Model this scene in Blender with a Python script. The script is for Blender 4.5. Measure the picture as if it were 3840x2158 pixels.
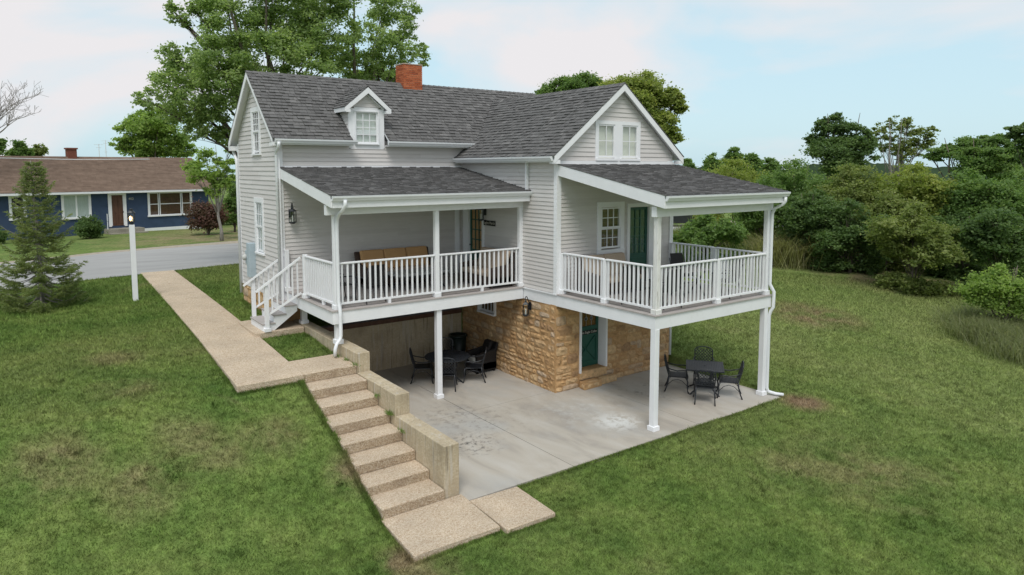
import bpy, math, random
import numpy as np
from mathutils import Vector, Matrix
random.seed(11)
RNG = np.random.default_rng(11)
S = bpy.context.scene
COL = S.collection
for o in list(bpy.data.objects):
    bpy.data.objects.remove(o)

# ------------------------------------------------------------------ camera, sky, sun, exposure
CAM = Vector((-11.771, -14.133, 6.136))
YAW, PITCH, ROLL = 36.065, -5.251, -0.035
F_PX, W_PX, SHIFT = 2579.28, 3840.0, -210.7
cd = bpy.data.cameras.new('camera')
cam = bpy.data.objects.new('camera', cd)
COL.objects.link(cam)
cd.sensor_fit = 'HORIZONTAL'
cd.sensor_width = 36.0
cd.lens = F_PX / W_PX * 36.0
cd.shift_y = SHIFT / W_PX
cd.clip_start = 0.1
cd.clip_end = 6000
yw, pt, rl = map(math.radians, (YAW, PITCH, ROLL))
FWD = Vector((math.sin(yw) * math.cos(pt), math.cos(yw) * math.cos(pt), math.sin(pt)))
RGT = Vector((math.cos(yw), -math.sin(yw), 0))
UPV = RGT.cross(FWD)
R2 = RGT * math.cos(rl) + UPV * math.sin(rl)
U2 = -RGT * math.sin(rl) + UPV * math.cos(rl)
cam.matrix_world = Matrix(((R2.x, U2.x, -FWD.x, CAM.x), (R2.y, U2.y, -FWD.y, CAM.y), (R2.z, U2.z, -FWD.z, CAM.z), (0, 0, 0, 1)))
S.camera = cam

def at(u, v, dist):
    """a point seen at photo pixel (u, v), dist metres away horizontally"""
    d = R2 * ((u - 1920) / F_PX) - U2 * ((v - 1079 - SHIFT) / F_PX) + FWD
    return CAM + d * (dist / math.hypot(d.x, d.y))

def on_z(u, v, z):
    d = R2 * ((u - 1920) / F_PX) - U2 * ((v - 1079 - SHIFT) / F_PX) + FWD
    return CAM + d * ((z - CAM.z) / d.z)

SUN_EL, SUN_AZ = math.radians(56), math.radians(218)    # azimuth clockwise from +Y
w = bpy.data.worlds.new('World')
S.world = w
w.use_nodes = True
nt = w.node_tree
nt.nodes.clear()
def wn(t, **k):
    n = nt.nodes.new(t)
    for a, b in k.items():
        setattr(n, a, b)
    return n
out = wn('ShaderNodeOutputWorld')
bg = wn('ShaderNodeBackground')
bg.inputs['Strength'].default_value = 0.1
sky = wn('ShaderNodeTexSky', sky_type='NISHITA', sun_disc=False)
sky.sun_elevation = SUN_EL
sky.sun_rotation = SUN_AZ
sky.air_density = 1.0
sky.dust_density = 1.5
tc = wn('ShaderNodeTexCoord')
mp = wn('ShaderNodeMapping')
mp.inputs['Scale'].default_value = (1.6, 1.6, 4.2)
mp.inputs['Location'].default_value = (3.1, 1.35, 0.4)
nz = wn('ShaderNodeTexNoise')
nz.inputs['Scale'].default_value = 1.15
nz.inputs['Detail'].default_value = 7
nz.inputs['Roughness'].default_value = 0.5
nz.inputs['Distortion'].default_value = 0.3
rp = wn('ShaderNodeValToRGB')
rp.color_ramp.elements[0].position = 0.43
rp.color_ramp.elements[0].color = (0, 0, 0, 1)
rp.color_ramp.elements[1].position = 0.57
rp.color_ramp.elements[1].color = (1, 1, 1, 1)
blue = wn('ShaderNodeMix', data_type='RGBA')
blue.inputs['Factor'].default_value = 0.80
blue.inputs[7].default_value = (4.4, 6.0, 6.65, 1)      # thin high haze over the blue
cl = wn('ShaderNodeMix', data_type='RGBA')
cl.inputs[7].default_value = (5.95, 5.82, 5.95, 1)       # cloud
nt.links.new(tc.outputs['Generated'], mp.inputs['Vector'])
nt.links.new(mp.outputs['Vector'], nz.inputs['Vector'])
nt.links.new(nz.outputs['Fac'], rp.inputs['Fac'])
nt.links.new(sky.outputs['Color'], blue.inputs[6])
nt.links.new(blue.outputs[2], cl.inputs[6])
nt.links.new(rp.outputs['Color'], cl.inputs['Factor'])
nt.links.new(cl.outputs[2], bg.inputs['Color'])
nt.links.new(bg.outputs['Background'], out.inputs['Surface'])

sd = bpy.data.lights.new('sun', 'SUN')
sd.energy = 1.5
sd.angle = math.radians(24)
sd.color = (1.0, 0.96, 0.9)
sun = bpy.data.objects.new('sun', sd)
COL.objects.link(sun)
sdir = Vector((math.sin(SUN_AZ) * math.cos(SUN_EL), math.cos(SUN_AZ) * math.cos(SUN_EL), math.sin(SUN_EL)))
sun.rotation_euler = sdir.to_track_quat('Z', 'Y').to_euler()
S.view_settings.view_transform = 'Standard'
S.view_settings.look = 'None'
S.view_settings.exposure = 0.5
S.view_settings.gamma = 1.0
S.view_settings.use_curve_mapping = False
S.cycles.max_bounces = 6
S.cycles.transparent_max_bounces = 12

# ------------------------------------------------------------------ materials
MATS = {}
class NT:
    def __init__(s, m):
        s.t = m.node_tree
        s.t.nodes.clear()
    def n(s, t, ins=None, **k):
        n = s.t.nodes.new(t)
        for a, b in k.items():
            setattr(n, a, b)
        for a, b in (ins or {}).items():
            if isinstance(b, bpy.types.NodeSocket):
                s.t.links.new(b, n.inputs[a])
            else:
                n.inputs[a].default_value = b
        return n
    def ramp(s, fac, stops, mode='LINEAR'):
        n = s.n('ShaderNodeValToRGB', {'Fac': fac})
        cr = n.color_ramp
        cr.interpolation = mode
        while len(cr.elements) < len(stops):
            cr.elements.new(0.5)
        for e, (p, c) in zip(cr.elements, stops):
            e.position = p
            e.color = (c[0], c[1], c[2], 1) if hasattr(c, '__len__') else (c, c, c, 1)
        return n.outputs['Color']
    def mix(s, fac, a, b, mode='MIX'):
        n = s.n('ShaderNodeMix', data_type='RGBA', blend_type=mode, clamp_factor=True)
        for k, v in (('Factor', fac), (6, a), (7, b)):
            if isinstance(v, bpy.types.NodeSocket):
                s.t.links.new(v, n.inputs[k])
            elif k == 'Factor':
                n.inputs[k].default_value = v
            else:
                n.inputs[k].default_value = (*v[:3], 1)
        return n.outputs[2]
    def noise(s, vec, scale, detail=3, rough=.5, dist=0.):
        return s.n('ShaderNodeTexNoise', {'Vector': vec, 'Scale': scale, 'Detail': detail, 'Roughness': rough, 'Distortion': dist}).outputs['Fac']
    def pos(s):
        return s.n('ShaderNodeNewGeometry').outputs['Position']
    def scaled(s, vec, sc, loc=(0, 0, 0)):
        return s.n('ShaderNodeMapping', {'Vector': vec, 'Scale': sc, 'Location': loc}).outputs['Vector']
    def tone(s):
        return s.n('ShaderNodeAttribute', attribute_name='tone').outputs['Fac']
    def math(s, op, a, b=0.0):
        return s.n('ShaderNodeMath', {0: a, 1: b}, operation=op).outputs[0]
    def bump(s, h, strength=.3, dist=.01, normal=None):
        ins = {'Height': h, 'Strength': strength, 'Distance': dist}
        if normal:
            ins['Normal'] = normal
        return s.n('ShaderNodeBump', ins).outputs['Normal']
    def done(s, color, rough=.7, spec=.3, metal=0., normal=None, emis=None, estr=0.):
        b = s.n('ShaderNodeBsdfPrincipled')
        for k, v in (('Base Color', color), ('Roughness', rough), ('Specular IOR Level', spec), ('Metallic', metal), ('Normal', normal), ('Emission Color', emis)):
            if v is None:
                continue
            if isinstance(v, bpy.types.NodeSocket):
                s.t.links.new(v, b.inputs[k])
            elif hasattr(v, '__len__'):
                b.inputs[k].default_value = (*v[:3], 1)
            else:
                b.inputs[k].default_value = v
        b.inputs['Emission Strength'].default_value = estr
        s.n('ShaderNodeOutputMaterial', {'Surface': b.outputs[0]})
        return b

def newmat(name):
    m = bpy.data.materials.new(name)
    m.use_nodes = True
    MATS[name] = m
    return m, NT(m)

def simple(name, cols, rough=.7, spec=.3, metal=0., nscale=6., namt=.15, bump=0., bscale=60., stretch=(1, 1, 1), dirt=None, coords='pos'):
    """colour ramp driven by the per-face tone, broken up by noise, optional bump and dirt"""
    m, t = newmat(name)
    p = t.pos() if coords == 'pos' else t.n('ShaderNodeTexCoord').outputs['Object']
    p = t.scaled(p, stretch)
    if len(cols) > 1:
        c = t.ramp(t.tone(), [(i / (len(cols) - 1), q) for i, q in enumerate(cols)])
    else:
        c = t.mix(0.0, cols[0], cols[0])
    n1 = t.noise(p, nscale, 5, .6)
    v = t.ramp(n1, [(.25, 1 - namt), (.75, 1 + namt)])
    c = t.mix(1.0, c, v, 'MULTIPLY')
    if dirt:
        n2 = t.noise(p, dirt[1], 6, .65)
        c = t.mix(t.ramp(n2, [(dirt[2], 0), (dirt[3], dirt[4] if len(dirt) > 4 else 1)]), c, dirt[0])
    nm = t.bump(t.noise(p, bscale, 4, .6), bump, .01) if bump else None
    t.done(c, rough, spec, metal, nm)
    return m

def leafmat(name, cols, trans=.35):
    m, t = newmat(name)
    c = t.ramp(t.tone(), [(i / (len(cols) - 1), q) for i, q in enumerate(cols)])
    d = t.n('ShaderNodeBsdfPrincipled', {'Base Color': c, 'Roughness': .55, 'Specular IOR Level': .25})
    tr = t.n('ShaderNodeBsdfTranslucent', {'Color': t.mix(1.0, c, (1.5, 1.55, .95), 'MULTIPLY')})
    mx = t.n('ShaderNodeMixShader', {0: trans, 1: d.outputs[0], 2: tr.outputs[0]})
    t.n('ShaderNodeOutputMaterial', {'Surface': mx.outputs[0]})
    return m

simple('trim', [(.775, .78, .805), (.81, .815, .835)], .45, .35, namt=.035, nscale=3, dirt=((.52, .52, .50), 5, .58, .9, .4))
simple('weathered', [(.72, .71, .69)], .7, .2, nscale=30, namt=.12, stretch=(1, 1, .12), dirt=((.40, .37, .33), 26, .56, .66, .75), bump=.4, bscale=70)
simple('siding', [(.575, .545, .53), (.635, .61, .597)], .62, .25, nscale=5, namt=.05, stretch=(.5, .5, 4), dirt=((.42, .40, .38), 3.0, .60, .9, .35), bump=.08, bscale=50)
simple('body', [(.4, .385, .38)], .9, .1)
simple('dark', [(.02, .02, .022)], .8, .1)
simple('shingle', [(.098, .095, .094), (.126, .122, .121), (.150, .146, .144), (.195, .188, .185)], .92, .15, nscale=26, namt=.2, bump=.5, bscale=190)
simple('brownroof', [(.15, .105, .08), (.21, .15, .115)], .92, .12, nscale=3, namt=.2, bump=.3, bscale=60)
simple('brick', [(.30, .075, .035), (.42, .115, .05), (.50, .16, .075)], .85, .2, nscale=40, namt=.25, bump=.5, bscale=90)
simple('oldbrick', [(.16, .062, .042), (.21, .085, .06)], .9, .15, nscale=9, namt=.3, stretch=(1, 1, 3))
simple('mortar', [(.50, .40, .34)], .95, .1, nscale=30, namt=.15, bump=.5, bscale=90)
simple('stone', [(.32, .20, .11), (.43, .265, .13), (.49, .31, .155), (.53, .37, .21), (.46, .30, .16), (.43, .33, .235)], .9, .15, nscale=11, namt=.3, bump=.75, bscale=30, dirt=((.17, .115, .075), 7, .62, .80, .6))
simple('stonemortar', [(.45, .275, .135)], .95, .1, nscale=12, namt=.2, bump=.8, bscale=45)
simple('deckboard', [(.36, .33, .315), (.43, .395, .38)], .75, .2, nscale=9, namt=.14, stretch=(.25, 4, 1), bump=.15, bscale=40)
simple('metalwhite', [(.74, .755, .78)], .32, .5, nscale=3, namt=.03, dirt=((.5, .5, .49), 8, .68, .95, .3))
simple('iron', [(.012, .014, .018), (.022, .025, .032)], .42, .5, nscale=20, namt=.2, coords='obj')
simple('slate', [(.016, .019, .025), (.03, .034, .042)], .5, .35, nscale=14, namt=.3, coords='obj')
simple('sling', [(.022, .022, .024), (.03, .03, .03)], .7, .3, nscale=60, namt=.3, bump=.3, bscale=200, coords='obj')
simple('wicker', [(.045, .028, .022), (.075, .048, .038)], .6, .35, nscale=60, namt=.5, bump=.9, bscale=110, stretch=(1, 1, 2), coords='obj')
simple('wickerblack', [(.010, .009, .009), (.016, .014, .014)], .55, .35, nscale=60, namt=.5, bump=.9, bscale=110, coords='obj')
simple('cushtan', [(.48, .28, .13), (.52, .31, .15)], .9, .15, nscale=40, namt=.12, bump=.3, bscale=120, coords='obj')
simple('cushbeige', [(.42, .33, .255), (.47, .37, .29)], .9, .15, nscale=40, namt=.1, bump=.3, bscale=120, coords='obj')
simple('cushwhite', [(.55, .55, .53)], .9, .15)
simple('stonetop', [(.20, .205, .205), (.26, .265, .265)], .5, .4, nscale=8, namt=.25, coords='obj')
simple('green', [(.012, .075, .052), (.018, .095, .068)], .42, .45, nscale=6, namt=.12)
simple('bluepaint', [(.038, .062, .118), (.050, .078, .138)], .75, .25, nscale=2.2, namt=.14, dirt=((.04, .055, .12), 1.3, .55, .85, .5), bump=.25, bscale=9)
simple('brownwood', [(.085, .043, .028), (.12, .06, .04)], .6, .3, nscale=10, namt=.35, stretch=(1, 1, .2))
simple('curtain', [(.50, .54, .56), (.6, .63, .64)], .9, .1, nscale=5, namt=.2, stretch=(9, 9, .4))
simple('shadecream', [(.80, .78, .70)], .9, .1, nscale=2, namt=.04)
simple('shadegreen', [(.70, .75, .73), (.78, .77, .72)], .9, .1, nscale=2, namt=.06)
simple('blindwood', [(.10, .055, .03), (.22, .13, .072)], .5, .3, namt=.2)
simple('amber', [(.50, .27, .10), (.6, .34, .14)], .8, .2, namt=.12)
simple('amberglass', [(.12, .06, .012), (.2, .11, .03)], .12, .5, namt=.3, nscale=8)
simple('lead', [(.32, .32, .33)], .4, .5)
simple('signblack', [(.012, .012, .013)], .5, .3)
simple('lettering', [(.5, .48, .43)], .6, .3)
simple('meter', [(.36, .44, .49), (.40, .475, .52)], .45, .4, nscale=4, namt=.07)
simple('darkgreen', [(.006, .014, .011)], .45, .4, coords='obj')
simple('bark', [(.10, .085, .07), (.16, .135, .11)], .95, .1, nscale=14, namt=.4, bump=.9, bscale=22, stretch=(1, 1, .3))
simple('barkgrey', [(.20, .185, .17), (.27, .25, .23)], .95, .1, nscale=14, namt=.3, bump=.6, bscale=22, stretch=(1, 1, .3))
simple('asphalt', [(.33, .325, .32)], .9, .2, nscale=.7, namt=.12, stretch=(.4, 1.6, 1), dirt=((.22, .215, .21), .5, .52, .75, .6), bump=.4, bscale=60)
simple('gravel', [(.36, .31, .25)], .95, .1, nscale=5, namt=.3, bump=.8, bscale=40)
simple('carpaint', [(.02, .022, .026)], .2, .6)
simple('rubber', [(.012, .012, .012)], .8, .2)
simple('hills', [(.035, .055, .03)], 1, 0, nscale=.02, namt=.3)

m, t = newmat('glass')          # thin pane: mostly see-through with a sky reflection
fr = t.n('ShaderNodeLayerWeight', {'Blend': .32}).outputs['Facing']
fac = t.ramp(fr, [(0, .035), (.6, .085), (1, .75)])
g = t.n('ShaderNodeBsdfGlossy', {'Color': (1, 1, 1, 1), 'Roughness': .02})
tr = t.n('ShaderNodeBsdfTransparent', {'Color': (.93, .95, .94, 1)})
mx = t.n('ShaderNodeMixShader', {0: fac, 1: tr.outputs[0], 2: g.outputs[0]})
t.n('ShaderNodeOutputMaterial', {'Surface': mx.outputs[0]})

m, t = newmat('lampglow')
t.done((.9, .7, .4), .5, .2, 0, None, (1.0, .62, .25), 6.0)

def concrete(name, base, speck, sscale, stain, stscale, stamt, bumpd=.6, drips=False):
    m, t = newmat(name)
    p = t.pos()
    vor = t.n('ShaderNodeTexVoronoi', {'Vector': p, 'Scale': sscale})
    c = t.ramp(t.n('ShaderNodeSeparateColor', {'Color': vor.outputs['Color']}).outputs[0], [(0, speck[0]), (.4, base), (.75, speck[1]), (1, speck[2])])
    big = t.noise(p, stscale, 6, .62)
    c = t.mix(t.ramp(big, [(.45, 0), (.72, stamt)]), c, stain)
    sm = t.noise(p, 1.1, 3, .5)
    c = t.mix(1.0, c, t.ramp(sm, [(.3, .9), (.7, 1.08)]), 'MULTIPLY')
    if drips:
        q = t.scaled(p, (9, 9, .55))
        dn = t.noise(q, 1.0, 4, .6)
        c = t.mix(t.ramp(dn, [(.56, 0), (.66, .55)]), c, (.50, .47, .42))
        c = t.mix(t.ramp(t.noise(q, 1.7, 4, .6), [(.57, 0), (.7, .6)]), c, (.12, .10, .075))
    b = t.bump(vor.outputs['Distance'], bumpd, .012)
    t.done(c, .92, .15, 0, b)
    return m
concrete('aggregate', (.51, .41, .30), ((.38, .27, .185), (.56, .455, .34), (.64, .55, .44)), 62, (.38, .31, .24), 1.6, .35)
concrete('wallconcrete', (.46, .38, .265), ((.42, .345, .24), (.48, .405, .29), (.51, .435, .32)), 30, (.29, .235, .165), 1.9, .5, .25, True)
concrete('aggregate_riser_shaded', (.42, .325, .225), ((.29, .21, .14), (.48, .385, .28), (.56, .475, .375)), 50, (.25, .185, .13), 2.0, .5, 1.0)  # coarser brown aggregate, with the step fronts' shade also put into its colour
concrete('oldconcrete', (.29, .27, .225), ((.26, .24, .20), (.31, .29, .245), (.33, .31, .26)), 24, (.17, .155, .125), 1.3, .6, .2, False)

def patio_mat():
    m, t = newmat('patio')
    p = t.pos()
    x = t.n('ShaderNodeSeparateXYZ', {'Vector': p})
    streak = t.noise(t.scaled(p, (1.0, .35, 1)), 1.3, 6, .6, .6)
    c = t.ramp(streak, [(.33, (.345, .315, .28)), (.5, (.44, .40, .345)), (.66, (.485, .455, .41))])
    grey = t.noise(t.scaled(p, (.5, .5, 1), (4, 2, 0)), .9, 4, .55)
    c = t.mix(t.ramp(grey, [(.50, 0), (.66, .7)]), c, (.41, .41, .40))
    def blob(cx, cy, r, col, lo, hi, amt, sc):
        nonlocal c
        d = t.n('ShaderNodeVectorMath', {0: p, 1: (cx, cy, 0)}, operation='DISTANCE').outputs['Value']
        near = t.ramp(t.math('DIVIDE', d, r), [(0, 1), (1, 0)])
        k = t.math('MULTIPLY', near, t.ramp(t.noise(p, sc, 7, .72), [(lo, 0), (hi, 1)]))
        c = t.mix(t.math('MULTIPLY', k, amt), c, col)
    blob(-.16, -2.5, .75, (.62, .62, .60), .44, .52, 1.5, 4)
    blob(-.2, -1.4, 1.6, (.52, .52, .5), .5, .6, .8, 3)
    blob(-3.75, -1.55, .9, (.14, .13, .12), .50, .62, 1.3, 7)
    blob(-3.2, .2, 1.3, (.19, .17, .15), .50, .66, .9, 5)
    blob(-2.6, -.6, 1.4, (.21, .19, .165), .52, .68, .8, 5)
    blob(2.2, -1.3, 1.6, (.19, .17, .15), .55, .68, 1.0, 3)
    blob(-1.8, 2.7, 2.4, (.33, .34, .34), .42, .6, .7, 1.6)
    fine = t.noise(p, 55, 5, .7)
    c = t.mix(1.0, c, t.ramp(fine, [(.3, .87), (.7, 1.1)]), 'MULTIPLY')
    t.done(c, .85, .2, 0, t.bump(fine, .25, .006))
patio_mat()

def lawn_color(t):
    p = t.pos()
    a = t.noise(p, .17, 5, .6, .4)
    b = t.noise(p, .75, 6, .62, .3)
    d = t.noise(p, 6.5, 4, .6)
    g = t.ramp(b, [(.28, (.092, .158, .038)), (.5, (.152, .220, .057)), (.72, (.222, .275, .082))])
    g = t.mix(t.ramp(a, [(.48, 0), (.72, .45)]), g, (.250, .250, .105))
    br = t.noise(t.scaled(p, (.8, .8, 1), (9, 5, 0)), .55, 6, .66, .5)
    g = t.mix(t.ramp(br, [(.60, 0), (.74, .45)]), g, (.30, .235, .14))
    sl = t.n('ShaderNodeVectorMath', {0: t.scaled(p, (1, 1, 0)), 1: (15, -3, 0)}, operation='DISTANCE').outputs['Value']
    g = t.mix(t.math('MULTIPLY', t.ramp(t.math('DIVIDE', sl, 16.0), [(.35, .62), (1, 0)]), t.ramp(a, [(.3, .45), (.6, 1)])), g, (.275, .315, .120))
    for cx, cy, r, amt in ((-10.1, 3.8, .8, .6), (-10, 1.7, .9, .6), (-11.4, -.5, 1.0, .8), (-10.2, -1.4, .9, .8), (-8.9, -1.0, .9, .6), (-7.85, -1.0, .7, .7), (-9.4, -.35, .7, .6), (-6.85, -2.4, .7, 1.1), (-7.1, -4.7, .5, 1.2), (2.3, -7.0, 2.0, .6), (13.4, .3, 2.2, 1.3), (23.5, 2.2, 4.2, 1.2), (4.9, -4.35, .8, 1.6), (-6.9, -5.6, .9, 1.2), (2.0, 33.0, 9.0, .9), (-4, 30, 6, .8)):
        ds = t.n('ShaderNodeVectorMath', {0: t.scaled(p, (1, 1, 0)), 1: (cx, cy, 0)}, operation='DISTANCE').outputs['Value']
        k = t.math('MULTIPLY', t.ramp(t.math('DIVIDE', ds, r), [(.3, 1), (1, 0)]), t.ramp(b, [(.36, 0), (.56, 1)]))
        g = t.mix(t.math('MULTIPLY', k, amt * .7), g, (.29, .215, .135))
    return t.mix(1.0, g, t.ramp(d, [(.3, .66), (.7, 1.34)]), 'MULTIPLY')
m, t = newmat('lawn')
fine = t.noise(t.pos(), 45, 3, .7)
t.done(t.mix(1.0, lawn_color(t), t.ramp(fine, [(.3, .62), (.7, 1.15)]), 'MULTIPLY'), .95, .1, 0, t.bump(fine, .8, .03))
m, t = newmat('grassblade')
c = t.mix(1.0, lawn_color(t), t.ramp(t.tone(), [(0, .6), (1, 1.8)]), 'MULTIPLY')
d = t.n('ShaderNodeBsdfDiffuse', {'Color': c})
tr = t.n('ShaderNodeBsdfTranslucent', {'Color': c})
mx = t.n('ShaderNodeMixShader', {0: .35, 1: d.outputs[0], 2: tr.outputs[0]})
t.n('ShaderNodeOutputMaterial', {'Surface': mx.outputs[0]})

leafmat('leaf_big', [(.150, .220, .080), (.255, .345, .140), (.37, .45, .21)], .6)
leafmat('leaf_light', [(.150, .205, .046), (.255, .31, .080), (.38, .40, .125)], .55)
leafmat('leaf_bright', [(.155, .245, .066), (.265, .37, .105), (.38, .47, .16)], .6)
leafmat('leaf_dark', [(.060, .112, .034), (.105, .170, .054), (.16, .235, .08)], .45)
leafmat('leaf_mid', [(.088, .160, .042), (.150, .240, .070), (.23, .32, .105)], .5)
leafmat('leaf_olive', [(.115, .155, .044), (.195, .245, .074), (.29, .325, .12)], .5)
leafmat('leaf_red', [(.075, .070, .038), (.125, .075, .055), (.19, .085, .075)])
leafmat('needle', [(.125, .165, .060), (.20, .245, .092), (.28, .32, .125)], .45)
leafmat('weedgrass', [(.13, .165, .070), (.22, .25, .115), (.36, .36, .22)], .45)
leafmat('straw', [(.19, .205, .095), (.31, .31, .15), (.45, .42, .26)], .45)

# ------------------------------------------------------------------ mesh helpers
class Fr:
    """a wall's own frame: u along the wall, d outwards, z up"""
    def __init__(s, O, U, N):
        s.O, s.U, s.N = Vector(O), Vector(U), Vector(N)
        s.flip = s.U.cross(s.N).z < 0
    def __call__(s, u, d, z):
        return s.O + s.U * u + s.N * d + Vector((0, 0, z))

class MB:
    def __init__(s, fr=None):
        s.v, s.f, s.t, s.fr = [], [], [], fr
    def add(s, vs, fs, tone=.5):
        b = len(s.v)
        if s.fr:
            vs = [s.fr(*p) for p in vs]
            if s.fr.flip:
                fs = [f[::-1] for f in fs]
        s.v += [tuple(p) for p in vs]
        s.f += [tuple(i + b for i in f) for f in fs]
        s.t += [tone] * len(fs)
        return s
    def box(s, x0, x1, y0, y1, z0, z1, tone=.5):
        return s.add([(x0, y0, z0), (x1, y0, z0), (x1, y1, z0), (x0, y1, z0), (x0, y0, z1), (x1, y0, z1), (x1, y1, z1), (x0, y1, z1)],
                     [(3, 2, 1, 0), (4, 5, 6, 7), (0, 1, 5, 4), (1, 2, 6, 5), (2, 3, 7, 6), (3, 0, 4, 7)], tone)
    def hexa(s, p, tone=.5):
        return s.add(p, [(3, 2, 1, 0), (4, 5, 6, 7), (0, 1, 5, 4), (1, 2, 6, 5), (2, 3, 7, 6), (3, 0, 4, 7)], tone)
    def prism(s, poly, vec, tone=.5):
        n = len(poly)
        vec = Vector(vec)
        a = [Vector(p) for p in poly]
        b = [p + vec for p in a]
        return s.add(a + b, [tuple(range(n - 1, -1, -1)), tuple(range(n, 2 * n))] + [(i, (i + 1) % n, n + (i + 1) % n, n + i) for i in range(n)], tone)
    def bar(s, p, q, w, h, up=(0, 0, 1), tone=.5):
        p, q = Vector(p), Vector(q)
        d = (q - p).normalized()
        up = Vector(up)
        sd = d.cross(up)
        if sd.length < 1e-4:
            sd = d.cross(Vector((0, 1, 0)))
        sd.normalize()
        u = sd.cross(d)
        a, b = sd * (w / 2), u * (h / 2)
        return s.hexa([p - a - b, p + a - b, q + a - b, q - a - b, p - a + b, p + a + b, q + a + b, q - a + b], tone)
    def tube(s, pts, r, n=6, tone=.5):
        pts = [Vector(p) for p in pts]
        rs = r if hasattr(r, '__len__') else [r] * len(pts)
        vs, fs = [], []
        ref = None
        for i, p in enumerate(pts):
            d = (pts[min(i + 1, len(pts) - 1)] - pts[max(i - 1, 0)]).normalized()
            if ref is None:
                ref = d.cross(Vector((0, 0, 1)) if abs(d.z) < .9 else Vector((1, 0, 0))).normalized()
            ref = (ref - d * ref.dot(d)).normalized()
            o = d.cross(ref)
            for k in range(n):
                a = 2 * math.pi * k / n
                vs.append(p + (ref * math.cos(a) + o * math.sin(a)) * rs[i])
        for i in range(len(pts) - 1):
            for k in range(n):
                fs.append((i * n + k, i * n + (k + 1) % n, (i + 1) * n + (k + 1) % n, (i + 1) * n + k))
        m = (len(pts) - 1) * n
        fs += [tuple(range(n - 1, -1, -1)), tuple(range(m, m + n))]
        return s.add(vs, fs, tone)
    def sq_tube(s, pts, w, h, tone=.5):
        """rectangular pipe through pts (a downspout): w across, h deep"""
        for a, b in zip(pts, pts[1:]):
            s.bar(a, b, w, h, (0.001, -1, 0) if abs(Vector(b).z - Vector(a).z) > .05 else (0, 0, 1), tone)
        return s
    def lathe(s, prof, n=16, c=(0, 0, 0), tone=.5):
        vs, fs = [], []
        for r, z in prof:
            for k in range(n):
                a = 2 * math.pi * k / n
                vs.append((c[0] + r * math.cos(a), c[1] + r * math.sin(a), c[2] + z))
        for i in range(len(prof) - 1):
            for k in range(n):
                fs.append((i * n + k, i * n + (k + 1) % n, (i + 1) * n + (k + 1) % n, (i + 1) * n + k))
        m = (len(prof) - 1) * n
        fs += [tuple(range(n - 1, -1, -1)), tuple(range(m, m + n))]
        return s.add(vs, fs, tone)
    def mesh(s, name):
        me = bpy.data.meshes.new(name)
        me.from_pydata(s.v, [], s.f)
        a = me.attributes.new('tone', 'FLOAT', 'FACE')
        a.data.foreach_set('value', s.t)
        return me

OFF = {}
def props(o, label=None, cat=None, group=None, kind=None):
    for k, v in (('label', label), ('category', cat), ('group', group), ('kind', kind)):
        if v:
            o[k] = v
    return o

def thing(name, label, cat, loc=(0, 0, 0), rz=0., group=None, local=False):
    """an Empty at the thing's base; local=True when its parts are modelled about their own origin"""
    o = bpy.data.objects.new(name, None)
    o.empty_display_size = .2
    COL.objects.link(o)
    o.location = loc
    o.rotation_euler = (0, 0, rz)
    props(o, label, cat, group)
    if not local:
        OFF[o.name] = -Vector(loc)
    return o

def link(name, me, parent=None, loc=None, **k):
    o = bpy.data.objects.new(name, me)
    COL.objects.link(o)
    if parent:
        o.parent = parent
        o.location = OFF.get(parent.name, Vector((0, 0, 0)))
    if loc is not None:
        o.location = o.location + Vector(loc)
    return props(o, **k)

def obj(name, mb, mat, parent=None, smooth=False, loc=None, **k):
    me = mb if isinstance(mb, bpy.types.Mesh) else mb.mesh(name)
    if not me.materials:
        me.materials.append(MATS[mat])
    if smooth:
        me.shade_smooth()
    return link(name, me, parent, loc, **k)

def soften(o, w, seg=2):
    b = o.modifiers.new('bevel', 'BEVEL')
    b.width = w
    b.segments = seg
    b.limit_method = 'ANGLE'
    return o

def text(name, s, size, fr, u, d, z, mat, parent, slope=0.):
    cu = bpy.data.curves.new(name, 'FONT')
    cu.body = s
    cu.size = size
    cu.extrude = .003
    cu.align_x = 'CENTER'
    cu.align_y = 'CENTER'
    cu.materials.append(MATS[mat])
    tmp = bpy.data.objects.new('tmp', cu)
    COL.objects.link(tmp)
    me = bpy.data.meshes.new_from_object(tmp.evaluated_get(bpy.context.evaluated_depsgraph_get()))
    bpy.data.objects.remove(tmp)
    o = link(name, me, parent)
    p = fr(u, d, z) + OFF.get(parent.name, Vector((0, 0, 0))) if parent else fr(u, d, z)
    X, Z, N = fr.U, Vector((0, 0, 1)), fr.N
    o.matrix_local = Matrix(((X.x, Z.x, N.x, p.x), (X.y, Z.y, N.y, p.y), (X.z, Z.z, N.z, p.z), (0, 0, 0, 1)))
    return o

def copy_tree(o):
    c = o.copy()
    COL.objects.link(c)
    for ch in list(o.children):
        k = copy_tree(ch)
        k.parent = c
    return c

def fastmesh(name, V, F, tone):
    """V (n,3), F (m,k) all the same size"""
    me = bpy.data.meshes.new(name)
    V = np.ascontiguousarray(V, dtype=np.float32)
    F = np.ascontiguousarray(F, dtype=np.int32)
    m, k = F.shape
    me.vertices.add(len(V))
    me.vertices.foreach_set('co', V.ravel())
    me.loops.add(m * k)
    me.loops.foreach_set('vertex_index', F.ravel())
    me.polygons.add(m)
    me.polygons.foreach_set('loop_start', np.arange(0, m * k, k, dtype=np.int32))
    a = me.attributes.new('tone', 'FLOAT', 'FACE')
    a.data.foreach_set('value', np.ascontiguousarray(tone, dtype=np.float32))
    me.update(calc_edges=True)
    return me
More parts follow.
